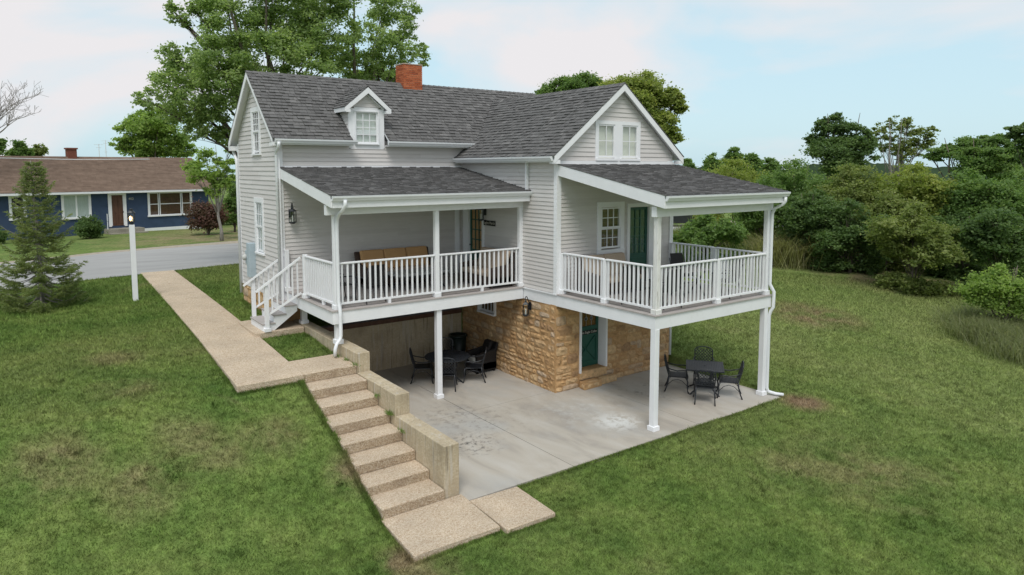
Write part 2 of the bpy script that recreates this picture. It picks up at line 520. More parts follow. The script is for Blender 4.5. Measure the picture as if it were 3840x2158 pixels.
# ------------------------------------------------------------------ the ground
def lerp_tab(y, tab):
    return np.interp(y, [a for a, _ in tab], [b for _, b in tab])
GL = [(-400, -14), (-60, -3.2), (-30, -1.5), (-12, -.45), (-6, -.12), (-3.7, -.03), (-3.4, .06), (.3, 1.46), (1.0, 1.58), (4.5, 1.76), (9, 1.88), (16, 1.98), (24, 2.03), (30, 1.97), (45, 1.8), (80, 1.2), (200, -2), (3000, -30)]
GR = [(-400, -14), (-60, -3.6), (-30, -1.7), (-12, -.5), (-3.9, -.02), (-2.4, .08), (0, .3), (4, .8), (9, 1.3), (16, 1.8), (24, 1.9), (45, 1.7), (80, 1.2), (200, -2), (3000, -30)]
GF = [(-400, -14), (-60, -4), (-30, -2), (-12, -.4), (-4, .35), (4, .75), (16, 1.2), (30, 1.5), (60, 1.3), (200, -2), (3000, -30)]
def sstep(x, a, b):
    t = np.clip((x - a) / (b - a), 0, 1)
    return t * t * (3 - 2 * t)
def ground(x, y):
    x, y = np.asarray(x, float), np.asarray(y, float)
    l, r, f = lerp_tab(y, GL), lerp_tab(y, GR), lerp_tab(y, GF)
    h = l + (r - l) * sstep(x, -5.6, 4.6)
    h = h + (f - h) * sstep(x, 7, 22)
    h = h - .45 * np.exp(-((x - 18) ** 2 + (y + 4.5) ** 2) / 22)
    h = h + .05 * np.sin(x * .55 + 1.3) * np.sin(y * .47) * sstep(np.abs(x + .3), 6.8, 9)
    inside = (x > -5.5) & (x < 4.66) & (y > -3.85) & (y < 8.6)
    h = np.where(inside, np.minimum(h, -.16), h)
    st_ = (x > -6.82) & (x < -5.5) & (y > -4.85) & (y < 1.60)
    h = np.where(st_, h - .7, h)
    return h
def gz(x, y):
    return float(ground(x, y))

def axis(lo, hi, fine, extra):
    a = list(np.arange(lo, hi + 1e-6, fine))
    step, p, q = fine, lo, hi
    while p > -3500:
        step *= 1.25
        p -= step
        q += step
        a += [p, q]
    return np.array(sorted(set(round(v, 4) for v in a + extra)))
xs = axis(-20, 26, .42, [-6.86, -6.81, -5.56, -5.52, -5.49, -5.44, 4.62, 4.70])
ys = axis(-15, 24, .42, [-4.87, -4.82, -3.88, -3.84, -3.7, -3.4, .3, 1.57, 1.62, 8.56, 8.64])
gx, gy = np.meshgrid(xs, ys)
gh = ground(gx, gy)
nx, ny = len(xs), len(ys)
idx = np.arange(nx * ny).reshape(ny, nx)
quads = np.stack([idx[:-1, :-1], idx[:-1, 1:], idx[1:, 1:], idx[1:, :-1]], -1).reshape(-1, 4)
me = fastmesh('lawn', np.stack([gx, gy, gh], -1).reshape(-1, 3), quads, np.zeros(len(quads)))
me.shade_smooth()
obj('lawn', me, 'lawn', kind='structure')

def strip(name, left, right, mat, lift=.012, n=60, thick=.0):
    """a road-like sheet between two plan polylines, draped on the ground"""
    def res(pl):
        pl = np.array(pl, float)
        s = np.concatenate([[0], np.cumsum(np.hypot(*np.diff(pl, axis=0).T))])
        t_ = np.linspace(0, s[-1], n)
        return np.stack([np.interp(t_, s, pl[:, 0]), np.interp(t_, s, pl[:, 1])], 1)
    L, R_ = res(left), res(right)
    rows = []
    for k in np.linspace(0, 1, 9):
        P = L * (1 - k) + R_ * k
        rows.append(np.column_stack([P, ground(P[:, 0], P[:, 1]) + lift]))
    V = np.concatenate(rows)
    F = []
    for i in range(8):
        for j in range(n - 1):
            F.append((i * n + j, i * n + j + 1, (i + 1) * n + j + 1, (i + 1) * n + j))
    me = fastmesh(name, V, np.array(F), np.full(len(F), .5))
    me.shade_smooth()
    return obj(name, me, mat, kind='structure')
strip('road', [(-60, -1), (-30, 8.8), (-12.2, 14.6), (-7.9, 16.0), (-3.8, 16.9), (4, 18), (20, 19), (60, 17)],
      [(-60, 8), (-30, 17.8), (-12.2, 22.9), (-8.9, 23.9), (-1.6, 25.5), (6, 26.4), (20, 24), (60, 21)], 'asphalt', .03, 120)
strip('gravel_verge', [(-60, 7.8), (-30, 17.6), (-12.2, 22.7), (-8.9, 23.7), (-1.6, 25.3), (6, 26.2), (20, 23.8), (60, 20.8)],
      [(-60, 9), (-30, 18.9), (-12.2, 23.6), (-9, 24.8), (-1.1, 27.2), (6, 28), (20, 25.6), (60, 22.4)], 'gravel', .02, 120)

# ------------------------------------------------------------------ patio, walk, garden stairs, retaining wall
t0 = bpy.data.objects.new('patio', None)
COL.objects.link(t0)
t0['kind'] = 'structure'
G_ = .012
def slab(poly, z0, z1):
    return MB().prism([(x, y, z0) for x, y in poly], (0, 0, z1 - z0))
for poly in ([(-5.235, .18 + G_), (-2.73, .18 + G_), (-2.73, 4.8), (-5.235, 4.8)],
             [(-2.71, .18 + G_), (1.2, .18 + G_), (1.2, 4.8), (-2.71, 4.8)],
             [(-5.235, -3.76), (-2.68, -3.80), (-2.725, .18), (-5.235, .18)],
             [(-2.665, -3.80), (1.3, -3.83), (1.25, .18), (-2.705, .18)],
             [(1.315, -3.83), (4.66, -3.86), (4.70, -2.3), (4.64, .18), (1.265, .18)],
             [(1.215, .195), (4.6, .195), (4.6, 1.0), (1.215, 1.0)]):
    obj('concrete_panel', slab(poly, -.2, 0), 'patio', t0)

TXC = bpy.data.textures.new('chip', 'CLOUDS')
TXC.noise_scale = .055
TXC.noise_depth = 3
def chipped(o, w_=.012, amt=.011, lev=4):
    soften(o, w_, 1)
    s_ = o.modifiers.new('cut', 'SUBSURF')
    s_.subdivision_type = 'SIMPLE'
    s_.levels = s_.render_levels = lev
    d_ = o.modifiers.new('wear', 'DISPLACE')
    d_.texture = TXC
    d_.texture_coords = 'GLOBAL'
    d_.strength = amt
    d_.mid_level = .5
    return o
# the walk is draped in slabs between control joints
walk_z = [(-1, 1.62), (.5, 1.65), (4.5, 1.83), (9, 1.93), (16.6, 2.03)]
wz = lambda y: float(lerp_tab(y, walk_z))
wk = bpy.data.objects.new('walkway', None)
COL.objects.link(wk)
wk['kind'] = 'structure'
xl = lambda y: -8.21 + (y - .33) * .026
xr = lambda y: -6.80 + (y - .5) * .014
yy = [.42, 2.6, 5.2, 7.8, 10.4, 13, 16.3]
for a, b in zip(yy, yy[1:]):
    b -= .012
    o = MB().hexa([(xl(a), a, wz(a) - .35), (xr(a), a, wz(a) - .35), (xr(b), b, wz(b) - .35), (xl(b), b, wz(b) - .35),
                   (xl(a), a, wz(a)), (xr(a), a, wz(a)), (xr(b), b, wz(b)), (xl(b), b, wz(b))])
    chipped(obj('walkway_slab', o, 'aggregate', wk), .012, .010)
chipped(obj('porch_pad', MB().box(-6.86, -5.58, 3.86, 5.6, 1.72, 1.885), 'aggregate', kind='structure'), .012)
chipped(obj('bottom_slab', MB().prism([(-6.86, -3.5, -.16), (-6.93, -4.84, -.16), (-5.30, -4.9, -.16), (-5.215, -3.5, -.16)], (0, 0, .19)), 'aggregate', kind='structure'), .012)
chipped(obj('side_slab', MB().prism([(-5.2, -3.775, -.16), (-5.25, -5.03, -.16), (-4.2, -5.06, -.16), (-4.15, -3.83, -.16)], (0, 0, .163)), 'aggregate', kind='structure'), .012)

st = thing('garden_stairs', 'flight of pebbled tan concrete steps going down beside the stepped retaining wall', 'stairs', (-6.2, -3.5, 0))
treads = [(.44, 1.648), (-.13, 1.443), (-.68, 1.225), (-1.28, 1.02), (-1.81, .805), (-2.36, .59), (-2.92, .39), (-3.50, .212)]
chipped(obj('top_landing', MB().box(-6.795, -5.575, treads[0][0], 1.64, 1.2, treads[0][1]), 'aggregate', st), .014, .012)
obj('riser', MB().box(-6.79, -5.58, treads[0][0] - .012, treads[0][0] + .03, 1.455, 1.626), 'aggregate_riser_shaded', st)
for i in range(1, 8):
    y0, z = treads[i]
    o = obj('step', MB().box(-6.845 + .01 * (i % 3), -5.575, y0, treads[i - 1][0] - .0, z - (.45 if i < 7 else .25), z), 'aggregate', st)
    chipped(o, .014, .013)
    obj('riser', MB().box(-6.835 + .01 * (i % 3), -5.58, y0 - .012, y0 + .03, z - (.19 if i < 7 else .175), z - .022), 'aggregate_riser_shaded', st)

rw = thing('retaining_wall', 'stepped tan concrete retaining wall between the stairs and the patio', 'retaining wall', (-5.4, -3.48, 0))
for y0, y1, z in ((-3.48, -1.52, 1.02), (-1.515, .425, 1.463), (.43, 4.795, 1.908)):
    chipped(obj('wall_section', MB().box(-5.565, -5.24, y0, y1, -.25, z), 'wallconcrete', rw), .012)
obj('back_wall', MB().box(-5.238, -.04, 4.80, 5.05, -.2, 1.42), 'wallconcrete', rw)
obj('ledge', MB().box(-5.238, -.04, 4.76, 5.04, 1.43, 1.56), 'brownwood', rw)

# ------------------------------------------------------------------ the farmhouse
HS = thing('farmhouse', 'grey clapboard farmhouse with white porches, dark shingle roofs and a stone cellar', 'house', (-.6, 3, 0))
ME_, M_, B_ = -5.849, 4.8, 3.973
RY, RZ = M_ + B_ / 2, 8.92               # main ridge
SL = .8705
EY, EZ = 4.50, 6.93                      # main front eave edge
LX, LZ = 2.284, 8.483                    # ridge of the wing
LS, LEX, LEZ = .80, -.258, 6.45
P1 = ((4.8, 6.144), (1.128, 5.50))       # porch roofs: (y, z) at wall, at eave
P2 = ((0.0, 6.232), (-3.756, 5.518))
FRONT = Fr((0, M_, 0), (1, 0, 0), (0, -1, 0))
LEFT = Fr((ME_, 0, 0), (0, -1, 0), (-1, 0, 0))      # u = -y
WF = Fr((0, 0, 0), (1, 0, 0), (0, -1, 0))           # wing front
WL = Fr((0, 0, 0), (0, -1, 0), (-1, 0, 0))          # wing left side

# inner bodies behind the boards
def gable_body(name, poly, vec):
    return obj(name, MB().prism(poly, vec), 'body', HS)
i = .11
gable_body('wall', [(ME_ + i, M_ + i, 2.3), (ME_ + i, M_ + B_ - i, 2.3), (ME_ + i, M_ + B_ - i, 6.95), (ME_ + i, RY, 8.70), (ME_ + i, M_ + i, 6.95)], (10.1, 0, 0))
gable_body('wall', [(i, i, 2.3), (4.57 - i, i, 2.3), (4.57 - i, i, 6.45), (LX, i, 8.25), (i, i, 6.45)], (0, 6.2, 0))

def cuts(u0, u1, holes):
    segs = [(u0, u1)]
    for a, b in holes:
        nx_ = []
        for s_, e in segs:
            if b <= s_ or a >= e:
                nx_.append((s_, e))
            else:
                if a > s_ + .01:
                    nx_.append((s_, a))
                if b < e - .01:
                    nx_.append((b, e))
        segs = nx_
    return segs

def siding(fr, z0, z1, ext, holes, exp, parent=HS):
    """clapboards, one object each; ext(z) -> (u0, u1); holes = (u0, u1, z0, z1)"""
    n = max(1, round((z1 - z0) / exp))
    h = (z1 - z0) / n
    for k in range(n):
        za, zb = z0 + k * h, z0 + (k + 1) * h
        a, b = ext(za), ext(min(zb, z1))
        hs = [(q[0], q[1]) for q in holes if q[2] < zb - .03 and q[3] > za + .03]
        for q in holes:                       # the slivers of a board above and below an opening
            for zl, zh in ((za, q[2]), (q[3], zb)):
                if za - .001 <= zl < zh <= zb + .001 and zh - zl > .012 and q[2] < zb - .03 and q[3] > za + .03:
                    obj('siding_board', MB(fr).box(q[0], q[1], -.02, .018, zl, zh), 'siding', parent)
        for s_, e in cuts(min(a[0], b[0]), max(a[1], b[1]), hs):
            # butt joints in long runs
            runs = [(s_, e)]
            if e - s_ > 3.4:
                c = s_ + (e - s_) * random.uniform(.3, .7)
                runs = [(s_, c - .002), (c + .002, e)]
            for p, q in runs:
                pa, pb = max(p, a[0]), max(p, b[0])
                qa, qb = min(q, a[1]), min(q, b[1])
                if qa - pa < .015:
                    continue
                if qb < pb:
                    pb = qb = (pb + qb) / 2
                j = random.uniform(-.0015, .0015)
                m_ = MB(fr)
                m_.hexa([(pa, -.02, za), (qa, -.02, za), (qa, .024 + j, za), (pa, .024 + j, za),
                         (pb, -.02, zb + .006), (qb, -.02, zb + .006), (qb, .004, zb + .006), (pb, .004, zb + .006)][:], random.random())
                obj('siding_board', m_, 'siding', parent)

# -- main left gable
def roofz(y):
    return RZ - .13 - SL * abs(y - RY)
YB, YF = M_ + B_, M_
def ext_left(z):
    y = (RZ - .13 - z) / SL
    y = min(y, B_ / 2)
    return (-(RY + y) + (.10 if y >= B_ / 2 else 0), -(RY - y) - (.10 if y >= B_ / 2 else 0))
WIN_U = (-7.117, -6.236, 6.514, 7.905)
WIN_L = (-7.09, -6.20, 3.593, 5.27)
siding(LEFT, 2.45, roofz(RY) - .05, ext_left, [WIN_U, WIN_L], .135)
# -- main front, above the porch roof and inside the porch
siding(FRONT, 6.215, 6.80, lambda z: (-5.75, .62), [(-3.81, -2.68, 6.70, 9)], .125)
siding(FRONT, 2.76, 5.98, lambda z: (-5.75, -.01), [], .112)
# -- wing left side and wing front
DOOR1 = (-4.64, -3.456, 2.6, 5.08)
siding(WL, 2.76, 6.36, lambda z: (-4.79, -.085), [DOOR1], .112)
W2 = (1.457, 2.506, 3.70, 5.18)
DOOR2 = (2.632, 3.774, 2.6, 5.11)
siding(WF, 2.76, 5.98, lambda z: (.105, 4.47), [W2, DOOR2], .112)
TW = (1.345, 3.11, 6.34, 7.45)
def ext_wing(z):
    d = (LZ - .13 - z) / LS
    return (max(LX - d, .02), min(LX + d, 4.55))
siding(WF, 6.335, LZ - .16, ext_wing, [TW], .125)
# corner boards and trim
def board(fr, u0, u1, z0, z1, d=.036, name='trim_board', mat='trim', d0=-.02):
    return obj(name, MB(fr).box(u0, u1, d0, d, z0, z1), mat, HS)
board(FRONT, -5.849, -5.735, 2.3, 6.86, name='corner_board')
board(LEFT, -4.8, -4.70, 2.45, 6.9, .032, 'corner_board')
board(LEFT, -8.773, -8.67, 2.45, 6.9, .032, 'corner_board')
board(WF, -.036, .12, 2.74, 6.30, .045, 'corner_board')
board(WL, -.085, -.022, 2.74, 6.30, .036, 'corner_board')
board(WF, 4.455, 4.606, 2.4, 6.30, .045, 'corner_board')
board(FRONT, -5.73, .3, 6.145, 6.21, .05)
board(WF, .03, 4.54, 6.233, 6.33, .05)
board(FRONT, -.27, -.11, 2.76, 5.98, .04)

# -- windows
def win(fr, hole, cw, sashes, blind_or_dark, sill=.05, label=None, parent=HS, head=0., dd=0.):
    u0, u1, z0, z1 = hole
    m_ = MB(fr)
    D = .045 + dd
    m_.box(u0, u0 + cw, -.09, D, z0, z1)
    m_.box(u1 - cw, u1, -.09, D, z0, z1)
    m_.box(u0 + cw, u1 - cw, -.09, D + .002, z1 - cw - head, z1)
    wn_ = obj('window', m_, 'trim', parent)
    if label:
        wn_['label'] = label
    obj('sill', MB(fr).box(u0 + .01, u1 - .01, -.09, D + .03, z0, z0 + sill), 'trim', wn_)
    a, b = u0 + cw, u1 - cw
    obj('blind_or_dark', MB(fr).box(a - .01, b + .01, -.088, -.078, z0, z1 - .02), blind_or_dark, wn_)  # with the dark material no blind: a near-black sheet painting the unlit room
    for (za, zb, nc, nr, d) in sashes:
        s_ = .042
        q = MB(fr).box(a, a + s_, d - .03, d, za, zb).box(b - s_, b, d - .03, d, za, zb)
        q.box(a + s_, b - s_, d - .031, d - .001, za, za + s_ * 1.25).box(a + s_, b - s_, d - .031, d - .001, zb - s_, zb)
        pa, pb, pz, pt_ = a + s_, b - s_, za + s_ * 1.25, zb - s_
        mw = .022
        for c in range(1, nc):
            u = pa + (pb - pa) * c / nc
            q.box(u - mw / 2, u + mw / 2, d - .026, d - .004, pz, pt_)
        obj('sash', q, 'trim', wn_)
        mq = MB(fr)
        for r in range(1, nr):
            z = pz + (pt_ - pz) * r / nr
            mq.box(pa, pb, d - .024, d - .006, z - mw / 2, z + mw / 2)
        if nr > 1:
            obj('muntin', mq, 'trim', wn_)
        W_, H_ = (pb - pa) / nc, (pt_ - pz) / nr
        for c in range(nc):
            for r in range(nr):
                obj('pane', MB(fr).box(pa + c * W_ + mw / 2, pa + (c + 1) * W_ - mw / 2, d - .018, d - .014, pz + r * H_ + mw / 2, pz + (r + 1) * H_ - mw / 2), 'glass', wn_)
    return wn_
win(LEFT, WIN_U, .13, [(7.19, 7.79, 3, 3, .03), (6.60, 7.20, 3, 2, .0)], 'dark')
win(LEFT, WIN_L, .13, [(4.40, 5.15, 3, 2, .03), (3.67, 4.41, 3, 2, .0)], 'curtain')
w2 = win(WF, W2, .15, [(4.43, 5.02, 3, 2, .03), (3.86, 4.44, 3, 2, .0)], 'blindwood', .13)
for k in range(26):      # slats of the wooden blind
    z = 3.92 + k * .041
    obj('blind_slat', MB(WF).hexa([(1.63, -.072, z), (2.33, -.072, z), (2.33, -.062, z + .028), (1.63, -.062, z + .028), (1.63, -.070, z + .004), (2.33, -.070, z + .004), (2.33, -.060, z + .032), (1.63, -.060, z + .032)], random.random()), 'blindwood', w2)
win(WF, (1.345, 2.19, 6.34, 7.45), .1, [(6.43, 7.35, 2, 2, .03)], 'shadecream', .07)
win(WF, (2.265, 3.11, 6.34, 7.45), .1, [(6.43, 7.35, 2, 2, .03)], 'shadecream', .07)
board(WF, 2.19, 2.265, 6.34, 7.45, .045, 'mullion')

# -- doors
def door15(fr, hole, u0, u1, z1, zg, mat_glass, cols, rows, dd, back, name='door'):
    cw = u0 - hole[0]
    m_ = MB(fr).box(hole[0], u0, -.09, .05, hole[2] + .16, hole[3]).box(u1, hole[1], -.09, .05, hole[2] + .16, hole[3]).box(u0, u1, -.09, .052, z1, hole[3])
    obj('door_casing', m_, 'trim', HS)
    s_ = .085
    q = MB(fr).box(u0, u0 + s_, dd - .04, dd, 2.77, z1).box(u1 - s_, u1, dd - .04, dd, 2.77, z1).box(u0 + s_, u1 - s_, dd - .041, dd - .001, z1 - s_, z1)
    q.box(u0 + s_, u1 - s_, dd - .041, dd - .001, 2.77, zg)
    q.box(u0 + s_ + .05, u1 - s_ - .05, dd - .02, dd + .012, 2.95, zg - .12)
    dr = obj(name, q, 'green', HS)
    pa, pb, pz, pt_ = u0 + s_, u1 - s_, zg, z1 - s_
    mw = .034
    mq = MB(fr)
    for c in range(1, cols):
        u = pa + (pb - pa) * c / cols
        mq.box(u - mw / 2, u + mw / 2, dd - .022, dd - .004, pz, pt_)
    for r in range(1, rows):
        z = pz + (pt_ - pz) * r / rows
        mq.box(pa, pb, dd - .0215, dd - .006, z - mw / 2, z + mw / 2)
    obj('muntin', mq, 'green', dr)
    W_, H_ = (pb - pa) / cols, (pt_ - pz) / rows
    for c in range(cols):
        for r in range(rows):
            obj('pane', MB(fr).box(pa + c * W_ + mw / 2, pa + (c + 1) * W_ - mw / 2, dd - .024, dd - .02, pz + r * H_ + mw / 2, pz + (r + 1) * H_ - mw / 2), mat_glass, dr)
    obj('door_backing', MB(fr).box(pa - .02, pb + .02, dd - .035, dd - .028, zg - .02, z1 - .02), back, dr)
    obj('door_knob', MB(fr).box(u0 + .03, u0 + .06, dd, dd + .055, 3.70, 3.73), 'iron', dr)
    return dr
door15(WF, DOOR2, 2.735, 3.54, 5.0, 3.63, 'glass', 3, 5, -.03, 'green')
door15(WL, (-4.64, -3.456, 2.6, 5.08), -4.335, -3.56, 4.92, 3.58, 'glass', 3, 4, -.03, 'amber')
board(WF, 2.66, 3.75, 2.76, 2.80, .08, 'threshold', 'deckboard')

# ------------------------------------------------------------------ roofs
SHN = []                 # every shingle: (distance, 8 corners, tone, parent)
def slope(O, E, Sx, extf, length, parent, exp=.15, seed=0, drop=0.):
    """O = lower corner, E = along the eave, Sx = up the slope; extf(s) -> list of (e0, e1)"""
    O, E, Sx = Vector(O), Vector(E).normalized(), Vector(Sx).normalized()
    N = E.cross(Sx)
    if N.z < 0:
        N = -N
    r = random.Random(seed)
    n = int(math.ceil(length / exp))
    for k in range(-1, n):
        s0, s1 = max(k * exp - .02, -.025), min((k + 1) * exp + .015, length + .02)
        if k < 0:
            continue
        lo, hi = extf(s0), extf(min(s1, length))
        for (a0, b0), (a1, b1) in zip(lo, hi):
            e = min(a0, a1) - r.uniform(0, .2)
            while e < max(b0, b1):
                w_ = r.choice((.1, .12, .15, .17, .2, .23)) * r.uniform(.9, 1.1)
                p0, q0 = max(e, a0), min(e + w_ - .008, b0)
                p1, q1 = max(e, a1), min(e + w_ - .008, b1)
                if q0 - p0 > .02 or q1 - p1 > .02:
                    if q0 < p0:
                        p0 = q0 = (p0 + q0) / 2
                    if q1 < p1:
                        p1 = q1 = (p1 + q1) / 2
                    th = r.choice((.012, .022, .032))
                    js = r.uniform(-.006, .006)
                    P = lambda u, s_, h: O + E * u + Sx * s_ + N * h
                    c = [P(p0, s0 + js, .0), P(q0, s0 + js, .0), P(q1, s1, -.002), P(p1, s1, -.002),
                         P(p0, s0 + js, .012 + th), P(q0, s0 + js, .012 + th), P(q1, s1, .006), P(p1, s1, .006)]
                    tone = min(1, max(0, r.gauss(.45, .15)))
                    if r.random() < .08:
                        tone = r.uniform(.7, .95)
                    SHN.append(((c[0] - CAM).length, c, tone, parent))
                e += w_
def slabroof(name, pts, th=.09, mat='trim', parent=HS):
    """roof deck under the shingles; its underside is the painted soffit"""
    return obj(name, MB().prism(pts, (0, 0, -th)), mat, parent)

XL_, XR_ = ME_ - .22, 4.55
NY, NZ = 4.83, EZ + .33 * SL
main_f = slabroof('roof', [(XL_, EY, EZ), (-3.80, EY, EZ), (-3.80, NY, NZ), (-2.66, NY, NZ), (-2.66, EY, EZ), (XR_, EY, EZ), (XR_, RY, RZ), (XL_, RY, RZ)])
main_b = obj('roof', MB().prism([(XL_, 2 * RY - EY, EZ), (XR_, 2 * RY - EY, EZ), (XR_, RY, RZ), (XL_, RY, RZ)], (0, 0, -.09)), 'trim', HS)
obj('roof_covering', MB().prism([(XL_ - .01, 2 * RY - EY + .02, EZ + .01), (XR_, 2 * RY - EY + .02, EZ + .01), (XR_, RY + .002, RZ + .02), (XL_ - .01, RY + .002, RZ + .02)], (0, 0, .012)), 'shingle', main_b)
SLEN = math.hypot(RY - EY, RZ - EZ)
ux = Vector((0, RY - EY, RZ - EZ)).normalized()
def ext_main(s):
    z = EZ + ux.z * s
    y = EY + ux.y * s
    xv = LEX + (z - LEZ) / LS if z < LZ else XR_
    if z < LZ:
        xv = min(xv, LX)
    if y < 5.0:
        return [(0, -3.80 - XL_), (-2.66 - XL_, xv - XL_)]
    # the right part stays in the list so that both rows have two runs
    return [(0, -3.27 - XL_), (-3.27 - XL_, xv - XL_)]
slope((XL_ - .012, EY - .01, EZ + .002), (1, 0, 0), ux, ext_main, SLEN, main_f, .148, 1)

wing_l = slabroof('roof', [(LEX, -.204, LEZ), (LX, -.204, LZ), (LX, 6.2, LZ), (.34, 4.75, LEZ + LS * (.34 - LEX)), (LEX, 4.75, LEZ)])
wl_s = Vector((LX - LEX, 0, LZ - LEZ)).normalized()
WLEN = math.hypot(LX - LEX, LZ - LEZ)
def ext_wl(s):
    z = LEZ + wl_s.z * s
    y1 = 4.76 if z < EZ else EY + (z - EZ) / SL
    return [(-y1 - .0, .216)]           # E runs towards -y
slope((LEX - .01, 0, LEZ + .002), (0, -1, 0), wl_s, ext_wl, WLEN, wing_l, .148, 2)
wing_r = obj('roof', MB().prism([(2 * LX - LEX, -.204, LEZ), (LX, -.204, LZ), (LX, 6.2, LZ), (2 * LX - LEX, 5.4, LEZ)], (0, 0, -.09)), 'trim', HS)
obj('roof_covering', MB().prism([(2 * LX - LEX + .02, -.22, LEZ + .01), (LX, -.22, LZ + .012), (LX, 6.2, LZ + .012), (2 * LX - LEX + .02, 5.4, LEZ + .01)], (0, 0, .014)), 'shingle', wing_r)

def porch_roof(x0, x1, P, seed, x1top=None):
    (yw_, zw), (ye, ze) = P
    d = Vector((0, yw_ - ye, zw - ze))
    r_ = slabroof('porch_roof', [(x0, ye, ze), (x1, ye, ze), (x1, yw_, zw), (x0, yw_, zw)], .07)
    slope((x0 - .012, ye - .012, ze + .002), (1, 0, 0), d, lambda s: [(0, x1 - x0 + .024)], d.length, r_, .148, seed)
    return r_
pr1 = porch_roof(-5.82, .0, P1, 3)
pr2 = porch_roof(.0, 4.70, P2, 4)

# dormer
DC = -3.243
dm = MB(FRONT)
dm.box(-3.80, -3.625, -1.2, .012, 6.72, 7.86).box(-2.87, -2.69, -1.2, .012, 6.72, 7.86)
dm.box(-3.625, -2.87, -.06, .010, 7.795, 7.90).box(-3.76, -2.72, -.06, .011, 6.70, 6.825)
DM = obj('dormer', dm, 'trim', HS)
dmb = MB(FRONT).prism([(-3.79, -.06, 7.86), (-2.70, -.06, 7.86), (DC, -.06, 8.31)], (0, -1.4, 0))
obj('dormer_wall', dmb, 'siding', DM)
for k in range(3):       # gable boards
    za = 7.91 + k * .115
    hw = max(.02, (8.27 - za) / .8)
    hw2 = max(.004, (8.27 - za - .115) / .8)
    obj('siding_board', MB(FRONT).hexa([(DC - hw, -.05, za), (DC + hw, -.05, za), (DC + hw, .006, za), (DC - hw, .006, za),
                                         (DC - hw2, -.05, za + .12), (DC + hw2, -.05, za + .12), (DC + hw2, -.01, za + .12), (DC - hw2, -.01, za + .12)]), 'siding', DM)
obj('gable_trim', MB(FRONT).bar((DC - .54, .012, 7.86), (DC + .02, .012, 8.315), .03, .075, (0, 1, 0.001)).bar((DC + .54, .012, 7.86), (DC - .02, .012, 8.315), .034, .07, (0, 1, 0.001)), 'trim', DM)
for k in range(7):       # cheek boards on the left side
    za = 7.10 + k * .1
    y1 = EY + (za + .05 - EZ) / SL + .1
    obj('siding_board', MB().hexa([(-3.822, 4.84, za), (-3.80, 4.84, za), (-3.80, y1, za), (-3.822, y1, za), (-3.806, 4.84, za + .105), (-3.80, 4.84, za + .105), (-3.80, y1, za + .105), (-3.806, y1, za + .105)], random.random()), 'siding', DM)
for sgn in (-1, 1):
    ex, ez, ax, az = DC + sgn * .70, 7.88, DC, 8.47
    fr_y = 4.66
    rf = obj('dormer_roof', MB().prism([(ex, fr_y, ez), (ax, fr_y, az), (ax, 6.3, az), (ex, 5.62, ez)], (0, 0, -.05)), 'trim', HS)
    sx = Vector((ax - ex, 0, az - ez))
    L_ = sx.length
    if sgn < 0:
        slope((ex - .01, 0, ez + .002), (0, -1, 0), sx, lambda s, ez=ez, sz=sx.normalized().z: [(-(EY + (ez + sz * s - EZ) / SL), -fr_y + .012)], L_, rf, .13, 5)
    else:
        obj('roof_covering', MB().prism([(ex + .02, fr_y - .012, ez + .005), (ax, fr_y - .012, az + .01), (ax, 6.3, az + .01), (ex + .02, 5.62, ez + .005)], (0, 0, .016)), 'shingle', rf)
    # raking fascia and its level return
    obj('rake_board', MB().hexa([(ex, fr_y - .03, ez - .14), (ex, fr_y, ez - .14), (ex, fr_y, ez - .005), (ex, fr_y - .03, ez - .005),
                                 (ax, fr_y - .03, az - .17), (ax, fr_y, az - .17), (ax, fr_y, az - .005), (ax, fr_y - .03, az - .005)]), 'trim', rf)
    obj('eave_return', MB().box(min(ex, DC + sgn * .555), max(ex, DC + sgn * .555), fr_y - .028, M_ - .01, ez - .145, ez - .06), 'trim', rf)
    obj('eave_board', MB().box(min(ex, ex + sgn * .02), max(ex, ex + sgn * .02), fr_y - .028, 5.6, ez - .13, ez - .01), 'trim', rf)
win(FRONT, (-3.63, -2.866, 6.822, 7.80), .03, [(6.85, 7.78, 3, 4, .0)], 'shadegreen', .02, label='dormer window with a pale shade')

# ridge caps
rc = random.Random(9)
def ridge(a, b, wdt, slope_, parent):
    a, b = Vector(a), Vector(b)
    d = (b - a).normalized()
    sd = d.cross(Vector((0, 0, 1)))
    L_, e = (b - a).length, 0
    while e < L_:
        p, q = a + d * e, a + d * min(e + .21, L_)
        l = .0
        for sg in (-1, 1):
            o_ = sd * sg * wdt - Vector((0, 0, wdt * slope_))
            h0, h1 = Vector((0, 0, .045)), Vector((0, 0, .03))
            c = [p + h0, p + o_ + h0, q + o_ + h1, q + h1]
            k = Vector((0, 0, .012))
            SHN.append(((p - CAM).length, c + [x + k for x in c], min(1, max(0, rc.gauss(.45, .2))), parent))
        e += .2
ridge((XL_ - .01, RY, RZ - .01), (XR_, RY, RZ - .01), .13, SL, main_f)
ridge((LX, -.21, LZ - .01), (LX, 6.2, LZ - .01), .13, LS, wing_l)
ridge((DC, 4.645, 8.465), (DC, 6.2, 8.465), .1, .8, main_f)

SHN.sort(key=lambda q: q[0])
for dist, c, tone, par in SHN[:298]:
    obj('shingle', MB().hexa(c, tone), 'shingle', par)
rest = MB()
for dist, c, tone, par in SHN[298:]:
    rest.hexa(c, tone)
obj('shingle_courses', rest, 'shingle', HS, kind='stuff')

